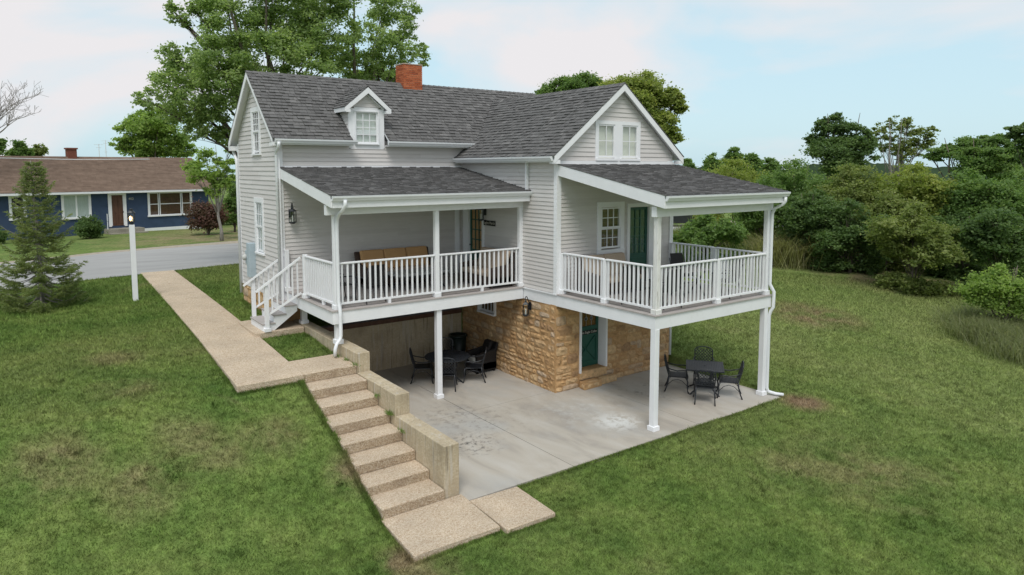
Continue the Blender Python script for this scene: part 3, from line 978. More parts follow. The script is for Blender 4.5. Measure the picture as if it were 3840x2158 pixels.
# rake boards and soffits
def rake(p, q, depth, th, axis_, name='rake_board'):
    """a raking fascia from p to q (top edge), hanging down by depth, th thick along axis_"""
    p, q, ax = Vector(p), Vector(q), Vector(axis_) * th
    dz = Vector((0, 0, -depth))
    p, q = p - Vector(axis_) * .004, q - Vector(axis_) * .004
    return obj(name, MB().hexa([p + dz, p + dz + ax, p + ax, p, q + dz, q + dz + ax, q + ax, q]), 'trim', HS)
rake((XL_, EY, EZ - .0), (XL_, RY, RZ - .0), .15, .028, (1, 0, 0))
rake((XL_, 2 * RY - EY, EZ), (XL_, RY, RZ), .2, .028, (1, 0, 0))
rake((LEX, -.204, LEZ), (LX, -.204, LZ), .19, .03, (0, 1, 0))
rake((2 * LX - LEX, -.204, LEZ), (LX, -.204, LZ), .19, .03, (0, 1, 0))
rake((-5.82, P1[1][0], P1[1][1]), (-5.82, P1[0][0], P1[0][1]), .275, .04, (1, 0, 0))
rake((.0, P2[1][0], P2[1][1]), (.0, P2[0][0] - .05, P2[0][1] - .01), .285, .04, (1, 0, 0))
rake((4.66, P2[1][0], P2[1][1]), (4.66, P2[0][0] - .05, P2[0][1] - .01), .285, .04, (1, 0, 0))
# eave returns of the gables
obj('eave_return', MB().box(LEX + .003, -.05, -.20, .0, LEZ - .20, LEZ - .10), 'trim', HS)
obj('eave_return', MB().box(4.62, 2 * LX - LEX - .003, -.20, .0, LEZ - .20, LEZ - .10), 'trim', HS)
obj('eave_return', MB().box(XL_ + .002, ME_ - .03, EY + .002, M_, EZ - .19, EZ - .10), 'trim', HS)
obj('eave_return', MB().box(XL_ + .002, ME_ - .03, M_ + B_, 2 * RY - EY - .002, EZ - .24, EZ - .10), 'trim', HS)
# eave fascias and soffits
obj('fascia_board', MB().box(XL_ + .03, -3.79, EY, EY + .025, EZ - .16, EZ - .02), 'trim', HS)
obj('fascia_board', MB().box(-2.67, .30, EY, EY + .025, EZ - .16, EZ - .02), 'trim', HS)
obj('soffit', MB().box(XL_ + .03, -3.81, EY + .025, M_ - .005, EZ - .15, EZ - .13), 'trim', HS)
obj('soffit', MB().box(-2.68, .5, EY + .025, M_ - .005, EZ - .15, EZ - .13), 'trim', HS)
obj('fascia_board', MB().box(LEX, LEX + .025, -.17, 4.74, LEZ - .16, LEZ - .02), 'trim', HS)
obj('soffit', MB().box(LEX + .025, -.03, -.17, 4.74, LEZ - .15, LEZ - .13), 'trim', HS)
for x0, x1, P in ((-5.778, -.04, P1), (.045, 4.655, P2)):
    ye, ze = P[1]
    obj('fascia_board', MB().box(x0, x1, ye + .001, ye + .03, ze - .285, ze - .02), 'trim', HS)

# gutters
GP = [(.0, 0.), (.0, -.12), (.055, -.125), (.075, -.085), (.10, -.05), (.105, -.006), (.092, -.006), (.088, -.045), (.065, -.08), (.05, -.11), (.012, -.108), (.012, 0.)]
def gutter(p, q, outv):
    p, q, ov = Vector(p), Vector(q), Vector(outv)
    pts = [p + ov * a + Vector((0, 0, b)) for a, b in GP]
    g_ = MB().prism(pts, q - p)
    for e, s_ in ((p, -1), (q, 1)):
        d = (q - p).normalized() * (.004 * s_)
        g_.prism([e + ov * a + Vector((0, 0, b)) for a, b in GP[:6]], d)
    return obj('gutter', g_, 'metalwhite', HS)
gutter((XL_ + .05, EY - .003, EZ), (-3.70, EY - .003, EZ), (0, -1, 0))
gutter((-2.72, EY - .003, EZ), (.36, EY - .003, EZ), (0, -1, 0))
gutter((LEX - .003, 4.78, LEZ), (LEX - .003, -.15, LEZ), (-1, 0, 0))
gutter((-5.80, P1[1][0] - .003, P1[1][1]), (.09, P1[1][0] - .003, P1[1][1]), (0, -1, 0))
gutter((.02, P2[1][0] - .003, P2[1][1]), (4.74, P2[1][0] - .003, P2[1][1]), (0, -1, 0))

# chimney
CH = obj('chimney', MB().box(-1.105, -.445, 6.55, 7.09, 8.2, 9.50), 'mortar', HS)
cr = random.Random(4)
for k in range(15):
    z = 8.62 + k * .0615
    a, b, c, d = -1.12, -.43, 6.536, 7.104
    def course(p0, p1, fixed, axis_, out_):
        L_ = p1 - p0
        off_ = 0 if k % 2 else -.105
        e = p0 + off_
        while e < p1:
            s_, f_ = max(e, p0), min(e + .20, p1)
            if f_ - s_ > .03:
                o_ = cr.uniform(-.002, .003)
                m_ = MB()
                lo, hi = (fixed - o_, fixed + .03) if out_ < 0 else (fixed - .03, fixed + o_)
                if axis_ == 'x':
                    m_.box(s_, f_, lo, hi, z, z + .051, cr.random())
                else:
                    m_.box(lo, hi, s_, f_, z, z + .051, cr.random())
                obj('brick', m_, 'brick', CH)
            e += .21
    course(a, b, c, 'x', -1)
    course(a, b, d, 'x', 1)
    course(c + .031, d - .031, a, 'y', -1)
    course(c + .031, d - .031, b, 'y', 1)
obj('chimney_cap', MB().box(-1.135, -.415, 6.52, 7.12, 9.545, 9.575), 'mortar', CH)

# downspouts (rectangular pipe)
def spout(pts, w_=.075, h_=.06):
    m_ = MB()
    pts = [Vector(p) for p in pts]
    m_.tube(pts, .045, 8)
    return obj('downspout', m_, 'metalwhite', HS, smooth=True)
spout([(-5.50, 1.06, 5.40), (-5.50, 1.06, 5.28), (-5.53, 1.14, 5.16), (-5.55, 1.32, 5.06), (-5.56, 1.42, 4.95), (-5.565, 1.44, 4.80), (-5.565, 1.44, 2.98), (-5.565, 1.42, 2.88), (-5.565, 1.36, 2.76), (-5.565, 1.345, 2.6), (-5.565, 1.345, 2.14), (-5.60, 1.33, 2.05), (-5.70, 1.28, 1.97), (-5.75, 1.25, 1.87), (-5.76, 1.25, 1.70)])
spout([(4.60, -3.80, 5.38), (4.60, -3.80, 5.27), (4.59, -3.74, 5.18), (4.55, -3.55, 5.08), (4.53, -3.48, 4.95), (4.53, -3.475, 4.8), (4.53, -3.475, 3.05), (4.55, -3.52, 2.95), (4.585, -3.57, 2.84), (4.585, -3.57, 2.42), (4.55, -3.52, 2.32), (4.53, -3.49, 2.2), (4.53, -3.49, .2), (4.55, -3.53, .1), (4.66, -3.68, .055), (4.78, -3.84, .045)])
spout([(-5.93, 4.42, 6.84), (-5.93, 4.42, 6.76), (-5.93, 4.5, 6.68), (-5.92, 4.68, 6.58), (-5.915, 4.72, 6.48), (-5.915, 4.72, 2.55)])
spout([(-5.93, 9.1, 6.75), (-5.93, 9.05, 6.65), (-5.93, 8.86, 6.52), (-5.92, 8.76, 6.40), (-5.92, 8.74, 6.2), (-5.92, 8.74, 2.15)])
spout([(4.64, .02, 2.6), (4.64, .02, .32)])
spout([(.24, 4.44, 6.82), (.24, 4.44, 6.74), (.24, 4.40, 6.68), (.28, 4.34, 6.64), (.36, 4.30, 6.66)])
obj('downspout', MB().box(-.115, -.035, 1.19, 1.255, 5.52, 6.335), 'metalwhite', HS)
# ------------------------------------------------------------------ stone cellar walls
STN = []
def stone_mesh(fr, u0, u1, z0, z1, seed, depth=.09, back=-.05, wrap=None):
    """one rough-faced stone: a cushioned, chipped front and straight sides"""
    r = random.Random(seed)
    nu, nz_ = 4, 3
    m_ = MB(fr)
    vs, ix = [], {}
    cu, cz = (u0 + u1) / 2, (z0 + z1) / 2
    sk = [r.uniform(-.012, .012) for _ in range(4)]
    tilt_u, tilt_z = r.uniform(-.012, .012), r.uniform(-.01, .01)
    for j in range(nz_ + 1):
        for i_ in range(nu + 1):
            a, b = i_ / nu, j / nz_
            edge = min(a, 1 - a, b, 1 - b)
            u = u0 + (u1 - u0) * a + (sk[0] * (1 - b) + sk[1] * b) * (1 if a in (0, 1) else .5)
            z = z0 + (z1 - z0) * b + (sk[2] * (1 - a) + sk[3] * a) * (1 if b in (0, 1) else .5)
            corner = (a in (0, 1)) and (b in (0, 1))
            if corner:
                u += (cu - u) * .09
                z += (cz - z) * .12
            d = (depth * .30 if edge == 0 else depth * (.47 + r.uniform(-.17, .3))) - .026 + tilt_u * (a - .5) * 2 + tilt_z * (b - .5) * 2
            ix[i_, j] = len(vs)
            vs.append((u, d, z))
    fs = [(ix[i_, j], ix[i_, j + 1], ix[i_ + 1, j + 1], ix[i_ + 1, j]) for i_ in range(nu) for j in range(nz_)]
    ring = [ix[i_, 0] for i_ in range(nu + 1)] + [ix[nu, j] for j in range(1, nz_ + 1)] + [ix[i_, nz_] for i_ in range(nu - 1, -1, -1)] + [ix[0, j] for j in range(nz_ - 1, 0, -1)]
    b0 = len(vs)
    for q in ring:
        vs.append((vs[q][0], back, vs[q][2]))
    n = len(ring)
    for k in range(n):
        fs.append((ring[k], ring[(k + 1) % n], b0 + (k + 1) % n, b0 + k))
    m_.add(vs, fs, r.random())
    return m_

def stone_wall(fr, u0, u1, z0, z1, holes, seed, backing_d=-.005, quoin=None, small=1.0):
    wm, zc = MB(fr), [z0 - .2] + sorted({v for q in holes for v in (q[2], q[3]) if z0 < v < z1}) + [z1]
    for za, zb in zip(zc, zc[1:]):
        for a, b in cuts(u0, u1, [(q[0], q[1]) for q in holes if q[2] < zb - .001 and q[3] > za + .001]):
            wm.box(a, b, -.5, backing_d, za, zb)
    wall_ = obj('stone_wall', wm, 'stonemortar', HS)
    r = random.Random(seed)
    z = z0 - .04
    row = 0
    out_ = []
    while z < z1 - .05:
        h = r.choice((.12, .15, .17, .2, .22, .25)) * small
        h = min(h, z1 - z)
        segs = cuts(u0, u1, [(q[0] - .01, q[1] + .01) for q in holes if q[2] < z + h - .02 and q[3] > z + .02])
        for a, b in segs:
            e = a + .008
            while e < b - .03:
                w_ = r.choice((.18, .24, .3, .36, .44, .54)) * small * r.uniform(.85, 1.15)
                if b - (e + w_) < .12:
                    w_ = b - e
                if h > .19 and r.random() < .35 and w_ < .35:     # two thin stones in a tall course
                    k = h * r.uniform(.42, .58)
                    parts = [(z, z + k), (z + k, z + h)]
                else:
                    parts = [(z, z + h)]
                for za, zb in parts:
                    g = .008
                    out_.append((e + g, e + w_ - g, za + g + r.uniform(-.006, .012), zb - g + r.uniform(-.012, .006), r.randrange(10 ** 6)))
                e += w_
        z += h
        row += 1
    for q in out_:
        c = fr((q[0] + q[1]) / 2, 0, (q[2] + q[3]) / 2)
        STN.append(((c - CAM).length, fr, q, wall_))
    return wall_
CELLAR = (.845, 1.885, .44, 2.42)
WFS = Fr((0, 0, 0), (1, 0, 0), (0, -1, 0))
WLS = Fr((-.005, 0, 0), (0, -1, 0), (-1, 0, 0))
stone_wall(WLS, -4.79, -.035, .0, 2.43, [(-3.80, -2.84, 1.64, 3)], 21)
stone_wall(WFS, -.012, 4.57, .02, 2.43, [CELLAR], 22, small=1.12)
stone_wall(LEFT, -8.77, -4.81, 1.7, 2.44, [(-5.6, -5.0, 2.0, 2.4)], 23, small=1.1)
STN.sort(key=lambda q: q[0])
for k, (d_, fr, q, par) in enumerate(STN):
    if k >= 298:
        break
    obj('stone', stone_mesh(fr, *q[:4], q[4]), 'stone', par, smooth=False)
restS = MB()
for d_, fr, q, par in STN[298:]:
    m_ = stone_mesh(fr, *q[:4], q[4])
    b_ = len(restS.v)
    restS.v += m_.v
    restS.f += [tuple(i_ + b_ for i_ in f) for f in m_.f]
    restS.t += m_.t
if restS.v:
    obj('far_stones', restS, 'stone', HS, kind='stuff')

# cellar door in its deep opening
cdr = MB(WF)
cdr.box(.845, .895, -.33, .05, .40, 2.42).box(1.83, 1.885, -.33, .05, .44, 2.42)
obj('door_jamb', cdr, 'trim', HS)
obj('door_step', MB(WF).box(.85, 1.88, -.5, .03, .22, .435), 'stone', HS)
DD = -.28
q = MB(WF).box(.90, .99, DD - .05, DD, .45, 2.4).box(1.74, 1.828, DD - .05, DD, .45, 2.4)
q.box(.99, 1.74, DD - .051, DD - .001, .45, .60).box(.99, 1.74, DD - .051, DD - .001, 1.33, 1.62).box(.99, 1.74, DD - .04, DD - .025, .60, 1.33)
q.bar((1.0, DD - .021, .61), (1.73, DD - .021, 1.32), .03, .05, (0, 1, 0)).bar((1.0, DD - .020, 1.32), (1.73, DD - .020, .61), .028, .048, (0, 1, 0))
cd_ = obj('cellar_door', q, 'green', HS)
obj('stained_glass', MB(WF).box(.99, 1.74, DD - .035, DD - .028, 1.62, 2.4), 'amberglass', cd_)
for ix_, u in enumerate((1.16, 1.365, 1.57)):
    ld = MB(WF)
    ld.bar((u, DD - .02, 1.62), (u, DD - .02, 2.4), .010, .010)
    for zc in (1.83, 2.16):
        ring = [WF(u + .052 * math.cos(a), DD - .02, zc + .058 * math.sin(a)) for a in np.linspace(0, 2 * math.pi, 13)]
        b_ = MB().tube([tuple(p) for p in ring], .008, 4)
        n0 = len(ld.v)
        ld.v += b_.v; ld.f += [tuple(k + n0 for k in f) for f in b_.f]; ld.t += b_.t
    obj('lead_came', ld, 'lead', cd_)
    for zc in (1.83, 2.16):
        disc = [(u + .045 * math.cos(a), DD - .027, zc + .05 * math.sin(a)) for a in np.linspace(0, 2 * math.pi, 11)[:-1]]
        obj('roundel', MB(WF).prism(disc, (0, .004, 0)), 'carpaint', cd_)
obj('door_sign', MB(WF).box(.98, 1.76, DD, DD + .012, 1.385, 1.50), 'signblack', cd_)
text('lettering', 'Double Eagle Cellar', .098, WF, 1.37, DD + .014, 1.443, 'lettering', cd_)
# small cellar window under the porch, and the one in the left foundation
win(WLS, (-3.80, -2.84, 1.64, 2.42), .07, [(1.70, 2.40, 4, 1, .0)], 'blindwood', .05, dd=.02)
win(LEFT, (-5.6, -5.0, 2.0, 2.42), .06, [(2.05, 2.38, 2, 2, .0)], 'dark', .04, label='small white cellar window behind the porch stairs')

# ------------------------------------------------------------------ decks
ex2 = lambda y: -.035 + (1.418 - y) * .0194        # the side porch's left edge
def deck_boards(name, n, rows_):
    d_ = obj('deck', MB().box(*name), 'body', HS)
    for (p, q_, r_, s_) in rows_:
        j = random.uniform(-.0015, .0015)
        obj('deck_board', MB().hexa([(p[0], p[1], 2.722), (q_[0], q_[1], 2.722), (r_[0], r_[1], 2.722), (s_[0], s_[1], 2.722),
                                     (p[0], p[1], 2.75 + j), (q_[0], q_[1], 2.75 + j), (r_[0], r_[1], 2.75 + j), (s_[0], s_[1], 2.75 + j)], random.random()), 'deckboard', d_)
    return d_
bw = .138
rows_ = []
y = 1.392
while y < 4.78:
    y1 = min(y + bw - .006, 4.79)
    rows_.append(((-5.76, y), (-.045, y), (-.045, y1), (-5.76, y1)))
    y += bw
deck_boards((-5.70, -.05, 1.45, 4.78, 2.68, 2.715), 0, rows_)
rows_ = []
y = -3.52
while y < -.05:
    y1 = min(y + bw - .006, -.05)
    rows_.append(((ex2(y) - .028, y), (4.635, y), (4.635, y1), (ex2(y1) - .028, y1)))
    y += bw
deck_boards((.1, 4.58, -3.45, -.02, 2.68, 2.715), 0, rows_)
def rim(p, q, z0, z1, th=.04):
    return obj('rim_board', MB().bar((p[0], p[1], (z0 + z1) / 2), (q[0], q[1], (z0 + z1) / 2), th, z1 - z0), 'trim', HS)
rim((-5.727, 1.438), (-.06, 1.438), 2.418, 2.719)
rim((-5.707, 1.46), (-5.707, 4.78), 2.416, 2.717)
rim((ex2(1.44) + .02, 1.45), (ex2(-3.46) + .02, -3.488), 2.418, 2.719)
rim((ex2(-3.488) + .042, -3.468), (4.603, -3.468), 2.417, 2.7185)
rim((4.583, -3.447), (4.583, -.02), 2.416, 2.717)
obj('trim_board', MB().bar((ex2(1.3) - .012, 1.40, 2.735), (ex2(-.05) - .012, -.05, 2.735), .06, .028), 'trim', HS)
# joists seen from below
for k in range(9):
    obj('joist', MB().box(-5.3 + k * .62, -5.26 + k * .62, 1.47, 4.76, 2.45, 2.678), 'body', HS)
for k in range(7):
    obj('joist', MB().box(.45 + k * .62, .49 + k * .62, -3.44, -.03, 2.45, 2.678), 'body', HS)

# ------------------------------------------------------------------ porch posts and beams
def post(x, y, z0, z1, w_, collar=True, mat='trim', label=None, name='porch_post'):
    m_ = MB().box(x - w_ / 2, x + w_ / 2, y - w_ / 2, y + w_ / 2, z0, z1)
    if collar:
        c = w_ / 2 + .03
        m_.box(x - c, x + c, y - c, y + c, z0 + .001, z0 + .115)
    o = obj(name, m_, mat, HS)
    soften(o, .006, 1)
    if label:
        o['label'] = label
    return o
post(-2.784, 1.54, 0, 2.42, .15)
post(.135, -3.42, 0, 2.42, .15)
post(4.42, -3.40, 0, 2.42, .15)
post(-5.55, 1.56, 1.905, 2.42, .14)
post(-5.45, 4.25, 1.88, 2.42, .15)
post(-5.57, 1.555, 2.75, 5.03, .12)
post(-2.81, 1.545, 2.75, 5.03, .12)
post(-.065, 1.545, 2.75, 5.03, .12)
post(.205, -3.375, 2.75, 5.03, .125, mat='weathered', label='weathered corner post with peeling white paint')
post(4.47, -3.375, 2.75, 5.03, .125)
for x, y in ((.14, -.085), (.17, -1.70), (2.41, -3.388), (4.50, -1.69), (4.50, -.09), (-5.66, 3.43), (-5.72, 4.71)):
    post(x, y, 2.75, 3.86 if x > -5 else 3.9, .095 if x > -5 else .11, name='rail_post')
obj('porch_beam', MB().box(-5.80, .095, 1.47, 1.62, 5.032, 5.27), 'trim', HS)
obj('porch_beam', MB().box(.075, 4.60, -3.455, -3.30, 5.022, 5.262), 'trim', HS)
obj('porch_beam', MB().box(4.42, 4.56, -3.298, -.03, 5.024, 5.26), 'trim', HS)

# ------------------------------------------------------------------ railings
bal_me = {}
def baluster_mesh(h, w_=.040):
    k = (round(h, 3), w_)
    if k not in bal_me:
        m_ = MB().box(-w_ / 2, w_ / 2, -w_ / 2, w_ / 2, 0, h)
        bal_me[k] = m_.mesh('baluster')
        bal_me[k].materials.append(MATS['trim'])
    return bal_me[k]
def railing(p, q, n, shoes=(), zt=3.88, zb=2.86):
    p, q = Vector((*p, 0)), Vector((*q, 0))
    d = (q - p)
    rl_ = obj('railing', MB().bar(p + Vector((0, 0, zt - .022)), q + Vector((0, 0, zt - .022)), .085, .044), 'trim', HS)
    soften(rl_, .008, 1)
    obj('bottom_rail', MB().bar(p + Vector((0, 0, zb + .02)), q + Vector((0, 0, zb + .02)), .06, .045), 'trim', rl_)
    for k in range(n):
        c = p + d * ((k + .5) / n)
        b_ = link('baluster', baluster_mesh(zt - zb - .0865), rl_, (c.x, c.y, zb + .0425))
        b_.rotation_euler = (0, 0, math.atan2(d.y, d.x))
    for s_ in shoes:
        c = p + d * s_
        obj('shoe', MB().box(c.x - .035, c.x + .035, c.y - .035, c.y + .035, 2.752, zb - .003), 'trim', rl_)
    return rl_
railing((-5.50, 1.545), (-2.875, 1.545), 18, (.5,))
railing((-2.745, 1.545), (-.13, 1.545), 17, (.52,))
railing((-5.655, 3.37), (-5.59, 1.62), 15, (.62,))
railing((.142, -.14), (.168, -1.65), 11)
railing((.172, -1.75), (.20, -3.31), 11)
railing((.272, -3.386), (2.36, -3.388), 14)
railing((2.46, -3.388), (4.405, -3.386), 14)
railing((4.49, -3.31), (4.50, -1.74), 11, (.5,))
railing((4.50, -1.64), (4.50, -.14), 11)

# porch stairs with their own rails
ps = obj('porch_stairs', MB().box(-6.60, -6.36, 4.02, 5.02, 1.89, 2.06), 'trim', HS)
for x0, x1, z in ((-6.06, -5.73, 2.505), (-6.36, -6.02, 2.292), (-6.66, -6.32, 2.09)):
    obj('stair_tread', MB().box(x0, x1, 3.93, 5.06, z - .032, z), 'deckboard', ps)
for x, z0, z1 in ((-5.735, 2.51, 2.718), (-6.035, 2.295, 2.47), (-6.335, 2.093, 2.258)):
    obj('riser', MB().box(x - .012, x + .012, 3.97, 5.03, z0, z1), 'trim', ps)
obj('riser', MB().box(-6.635, -6.61, 3.96, 5.05, 1.888, 2.055), 'trim', ps)
for ya in (3.952, 5.01):
    obj('stringer', MB().prism([(-5.729, ya, 2.33), (-5.729, ya, 2.47), (-6.03, ya, 2.47), (-6.03, ya, 2.258), (-6.33, ya, 2.258), (-6.33, ya, 2.055), (-6.61, ya, 2.055), (-6.61, ya, 1.888), (-6.34, ya, 1.888)], (0, .035, 0)), 'trim', ps)
for ya in (3.91, 5.085):
    y0_ = 3.66 if ya < 4 else 4.74
    sr = obj('stair_rail', MB().bar((-6.80, ya, 2.955), (-5.70, y0_ if ya < 4 else ya - .33, 3.80), .07, .05), 'trim', ps)
    obj('newel', MB().box(-6.59, -6.495, ya - .048, ya + .048, 1.89 if ya < 4 else 2.09, 3.095), 'trim', ps)
    if ya < 4:
        obj('newel_shoe', MB().box(-6.625, -6.46, ya - .08, ya + .08, 1.889, 1.975), 'trim', ps)
    obj('lower_rail', MB().bar((-6.49, ya, 2.33), (-5.70, y0_ if ya < 4 else ya - .28, 2.86), .045, .05), 'trim', ps)
    for k in range(6):
        f = (k + .7) / 6.4
        x = -6.49 + .79 * f
        yy_ = ya + ((y0_ if ya < 4 else ya - .30) - ya) * f
        zlo, zhi = 2.345 + .53 * f, 3.175 + .62 * f
        obj('stair_baluster', MB().box(x - .018, x + .018, yy_ - .018, yy_ + .018, zlo, zhi), 'trim', ps)

# ------------------------------------------------------------------ two stone blocks as a step to the cellar door
stp = thing('stone_step', 'two rough sandstone blocks laid as a step before the green cellar door', 'stone step', (1.45, -.15, 0))
for a, b, sd_, yf in ((.78, 1.47, 1, -.31), (1.49, 2.14, 2, -.22)):
    m_ = stone_mesh(Fr((0, yf + .03, 0), (1, 0, 0), (0, -1, 0)), a, b, .0, .185, sd_ + 50, .07, -.1)
    blk = MB().hexa([(a, yf, 0), (b, yf + .02, 0), (b - .02, -.045, 0), (a + .03, -.045, 0), (a + .012, yf + .012, .178), (b - .012, yf + .03, .185), (b - .03, -.045, .19), (a + .04, -.045, .188)], random.random())
    n0 = len(blk.v)
    blk.v += m_.v; blk.f += [tuple(k + n0 for k in f) for f in m_.f]; blk.t += m_.t
    soften(obj('stone_block', blk, 'stone', stp), .015, 2)
# ------------------------------------------------------------------ lanterns, sign, meter
def lantern(loc, rz, label, s=1.0):
    """hangs on a wall; local -y points away from the wall"""
    t_ = thing('wall_lantern', label, 'lantern', loc, rz, 'black wall lanterns of the farmhouse', local=True)
    obj('backplate', MB().box(-.055, .055, -.02, .0, -.16, .06), 'iron', t_)
    hook = [(0, -.02, .0), (0, -.07, .10), (0, -.10, .19), (0, -.13, .235), (0, -.165, .225), (0, -.175, .18), (0, -.16, .13)]
    obj('hook', MB().tube([Vector(p) * s for p in hook], .012, 5), 'iron', t_, smooth=True)
    c = -.16
    m_ = MB().lathe([(.012, .14), (.03, .125), (.035, .10), (.03, .085), (.055, .07), (.11, .02), (.112, .008)], 4, (0, c, 0))
    obj('lantern_top', m_, 'iron', t_)
    obj('lantern_base', MB().lathe([(.06, -.33), (.08, -.302), (.105, -.30), (.105, -.275)], 4, (0, c, 0)), 'iron', t_)
    obj('bracket', MB().box(-.02, .02, c + .06, -.0, -.318, -.303), 'iron', t_)
    cg = MB()
    for k in range(4):
        a = math.pi / 2 * k
        p = (.098 * math.cos(a), c + .098 * math.sin(a))
        cg.bar((p[0], p[1], -.28), (p[0], p[1], .015), .014, .014)
        b_ = math.pi / 2 * (k + 1)
        q_ = (.098 * math.cos(b_), c + .098 * math.sin(b_))
        cg.bar((p[0], p[1], -.09), (q_[0], q_[1], -.09), .006, .006)
    obj('cage', cg, 'iron', t_)
    obj('pane', MB().lathe([(.085, -.275), (.085, .01)], 4, (0, c, 0)), 'glass', t_)
    obj('candle', MB().lathe([(.022, -.275), (.022, -.13), (.008, -.12), (.002, -.09)], 8, (0, c, 0)), 'cushwhite', t_)
    return t_
lantern((-5.56, 4.80 - .03, 4.95), 0, 'black lantern on the porch wall at the left, near the top of the stairs')
lantern((-.03, 3.38, 4.86), -math.pi / 2, 'black lantern above the nameplate beside the tan-paned porch door')
lantern((-.04, 1.10, 2.30), -math.pi / 2, 'black lantern on the tan stone cellar wall under the deck corner')
sg = thing('nameplate', 'black nameplate lettered Eagles Perch on the porch siding', 'sign', (-.04, 3.16, 4.39))
obj('board', MB(WL).box(-3.48, -2.84, .026, .042, 4.39, 4.545), 'signblack', sg)
text('lettering', 'Eagles Perch', .125, WL, -3.16, .044, 4.47, 'lettering', sg)
mt = thing('meter_box', 'grey-blue electric meter cabinet on the left clapboard wall below the window', 'meter box', (-5.95, 7.4, 2.83))
soften(obj('cabinet', MB().box(-6.06, -5.855, 7.17, 7.47, 2.84, 3.88), 'meter', mt), .01, 1)
soften(obj('socket', MB().box(-6.02, -5.856, 7.475, 7.76, 3.2, 3.62), 'meter', mt), .01, 1)
obj('meter_glass', MB(Fr((0, 0, 0), (1, 0, 0), (0, 1, 0))).lathe([(.085, 0), (.09, .06), (.07, .11), (.02, .125)], 14, (0, 0, 0)), 'cushwhite', mt, smooth=True)
mg = mt.children
for o in mg:
    if o.name.startswith('meter_glass'):
        o.rotation_euler = (0, -math.pi / 2, 0)
        o.location = OFF[mt.name] + Vector((-6.02, 7.62, 3.42))
obj('conduit', MB().tube([(-5.92, 7.32, 2.84), (-5.92, 7.32, 2.0)], .03, 8), 'meter', mt, smooth=True)

# ------------------------------------------------------------------ patio furniture: cast chairs with lattice backs
def lattice(m_, fr, u0, u1, v0, v1, pitch, r, clip=None):
    """two sets of diagonal bars inside a rectangle (u, v) -> fr(u, v)"""
    w_, h = u1 - u0, v1 - v0
    n = int((w_ + h) / pitch) + 1
    for sgn in (1, -1):
        for k in range(1, n):
            c = k * pitch
            a = max(0, c - h)
            b = min(w_, c)
            if b - a < .01:
                continue
            p, q_ = (a, c - a), (b, c - b)
            if sgn < 0:
                p, q_ = (w_ - p[0], p[1]), (w_ - q_[0], q_[1])
            P, Q = Vector(fr(u0 + p[0], v0 + p[1])), Vector(fr(u0 + q_[0], v0 + q_[1]))
            if (P - Q).length > .015:
                m_.bar(P, Q, r, r * .8)
def cast_chair(loc, rz, label, group):
    """front looks towards local -y"""
    t_ = thing('patio_chair', label, 'chair', loc, rz, group, local=True)
    z = .43
    seat = MB()
    rim_ = [(-.25, -.25, z), (.25, -.25, z), (.23, .22, z), (-.23, .22, z), (-.25, -.25, z)]
    seat.tube(rim_, .017, 5)
    lattice(seat, lambda u, v: (u, v, z), -.235, .235, -.235, .21, .068, .022)
    obj('seat', seat, 'iron', t_)
    bk = lambda u, v: (u, .22 + .16 * v + .05 * math.sin(v * 3), z + .02 + v)
    back = MB()
    arch = [bk(-.235, .0), bk(-.245, .25), bk(-.25, .42), bk(-.2, .475), bk(-.1, .505), bk(0, .515), bk(.1, .505), bk(.2, .475), bk(.25, .42), bk(.245, .25), bk(.235, 0)]
    back.tube(arch, .016, 5)
    back.tube([bk(-.235, .06), bk(.235, .06)], .012, 5)
    lattice(back, bk, -.235, .235, .07, .455, .085, .017)
    obj('backrest', back, 'iron', t_)
    for s_ in (-1, 1):
        obj('leg', MB().tube([(s_ * .25, -.25, z), (s_ * .262, -.285, z - .12), (s_ * .262, -.275, .2), (s_ * .272, -.285, .07), (s_ * .285, -.315, .0)], [.021, .022, .017, .015, .022], 6), 'iron', t_, smooth=True)
        obj('leg', MB().tube([(s_ * .232, .22, z + .02), (s_ * .235, .235, .3), (s_ * .245, .275, .14), (s_ * .255, .33, 0)], [.02, .019, .016, .02], 6), 'iron', t_, smooth=True)
        obj('armrest', MB().tube([bk(s_ * .245, .24), (s_ * .275, .16, .645), (s_ * .285, .0, .615), (s_ * .285, -.16, .63), (s_ * .28, -.235, .628), (s_ * .272, -.262, .60), (s_ * .268, -.25, .52), (s_ * .25, -.245, z)], [.014, .016, .016, .018, .018, .014, .013, .014], 6), 'iron', t_, smooth=True)
        obj('brace', MB().tube([(s_ * .262, -.27, .2), (s_ * .258, -.14, .33), (s_ * .25, -.02, .37), (s_ * .245, .12, .33), (s_ * .24, .25, .2)], .009, 5), 'iron', t_, smooth=True)
    return t_
def face(x, y, tx, ty):
    return math.atan2(ty - y, tx - x) + math.pi / 2

def weave_top(m_, inside, half, z, pitch=.075):
    """low woven relief on a cast table top"""
    n = int(half / pitch) + 1
    for i_ in range(-n, n + 1):
        for j in range(-n, n + 1):
            x, y = i_ * pitch + (pitch / 2 if j % 2 else 0), j * pitch * .6
            if inside(x, y):
                m_.hexa([(x - .028, y - .010, z), (x + .028, y - .010, z), (x + .028, y + .010, z), (x - .028, y + .010, z),
                         (x - .014, y - .006, z + .006), (x + .014, y - .006, z + .006), (x + .014, y + .006, z + .006), (x - .014, y + .006, z + .006)], .9)
rt = thing('round_table', 'round black cast metal table under the front porch', 'table', (-1.80, 2.74, 0), .3, local=True)
m_ = MB().lathe([(.62, .695), (.66, .70), (.665, .715), (.655, .725), (.63, .722), (.05, .722)], 40)
weave_top(m_, lambda x, y: math.hypot(x, y) < .61, 1.2, .722)
m_.lathe([(.03, .722), (.03, .735), (.012, .736)], 10)
obj('tabletop', m_, 'slate', rt)
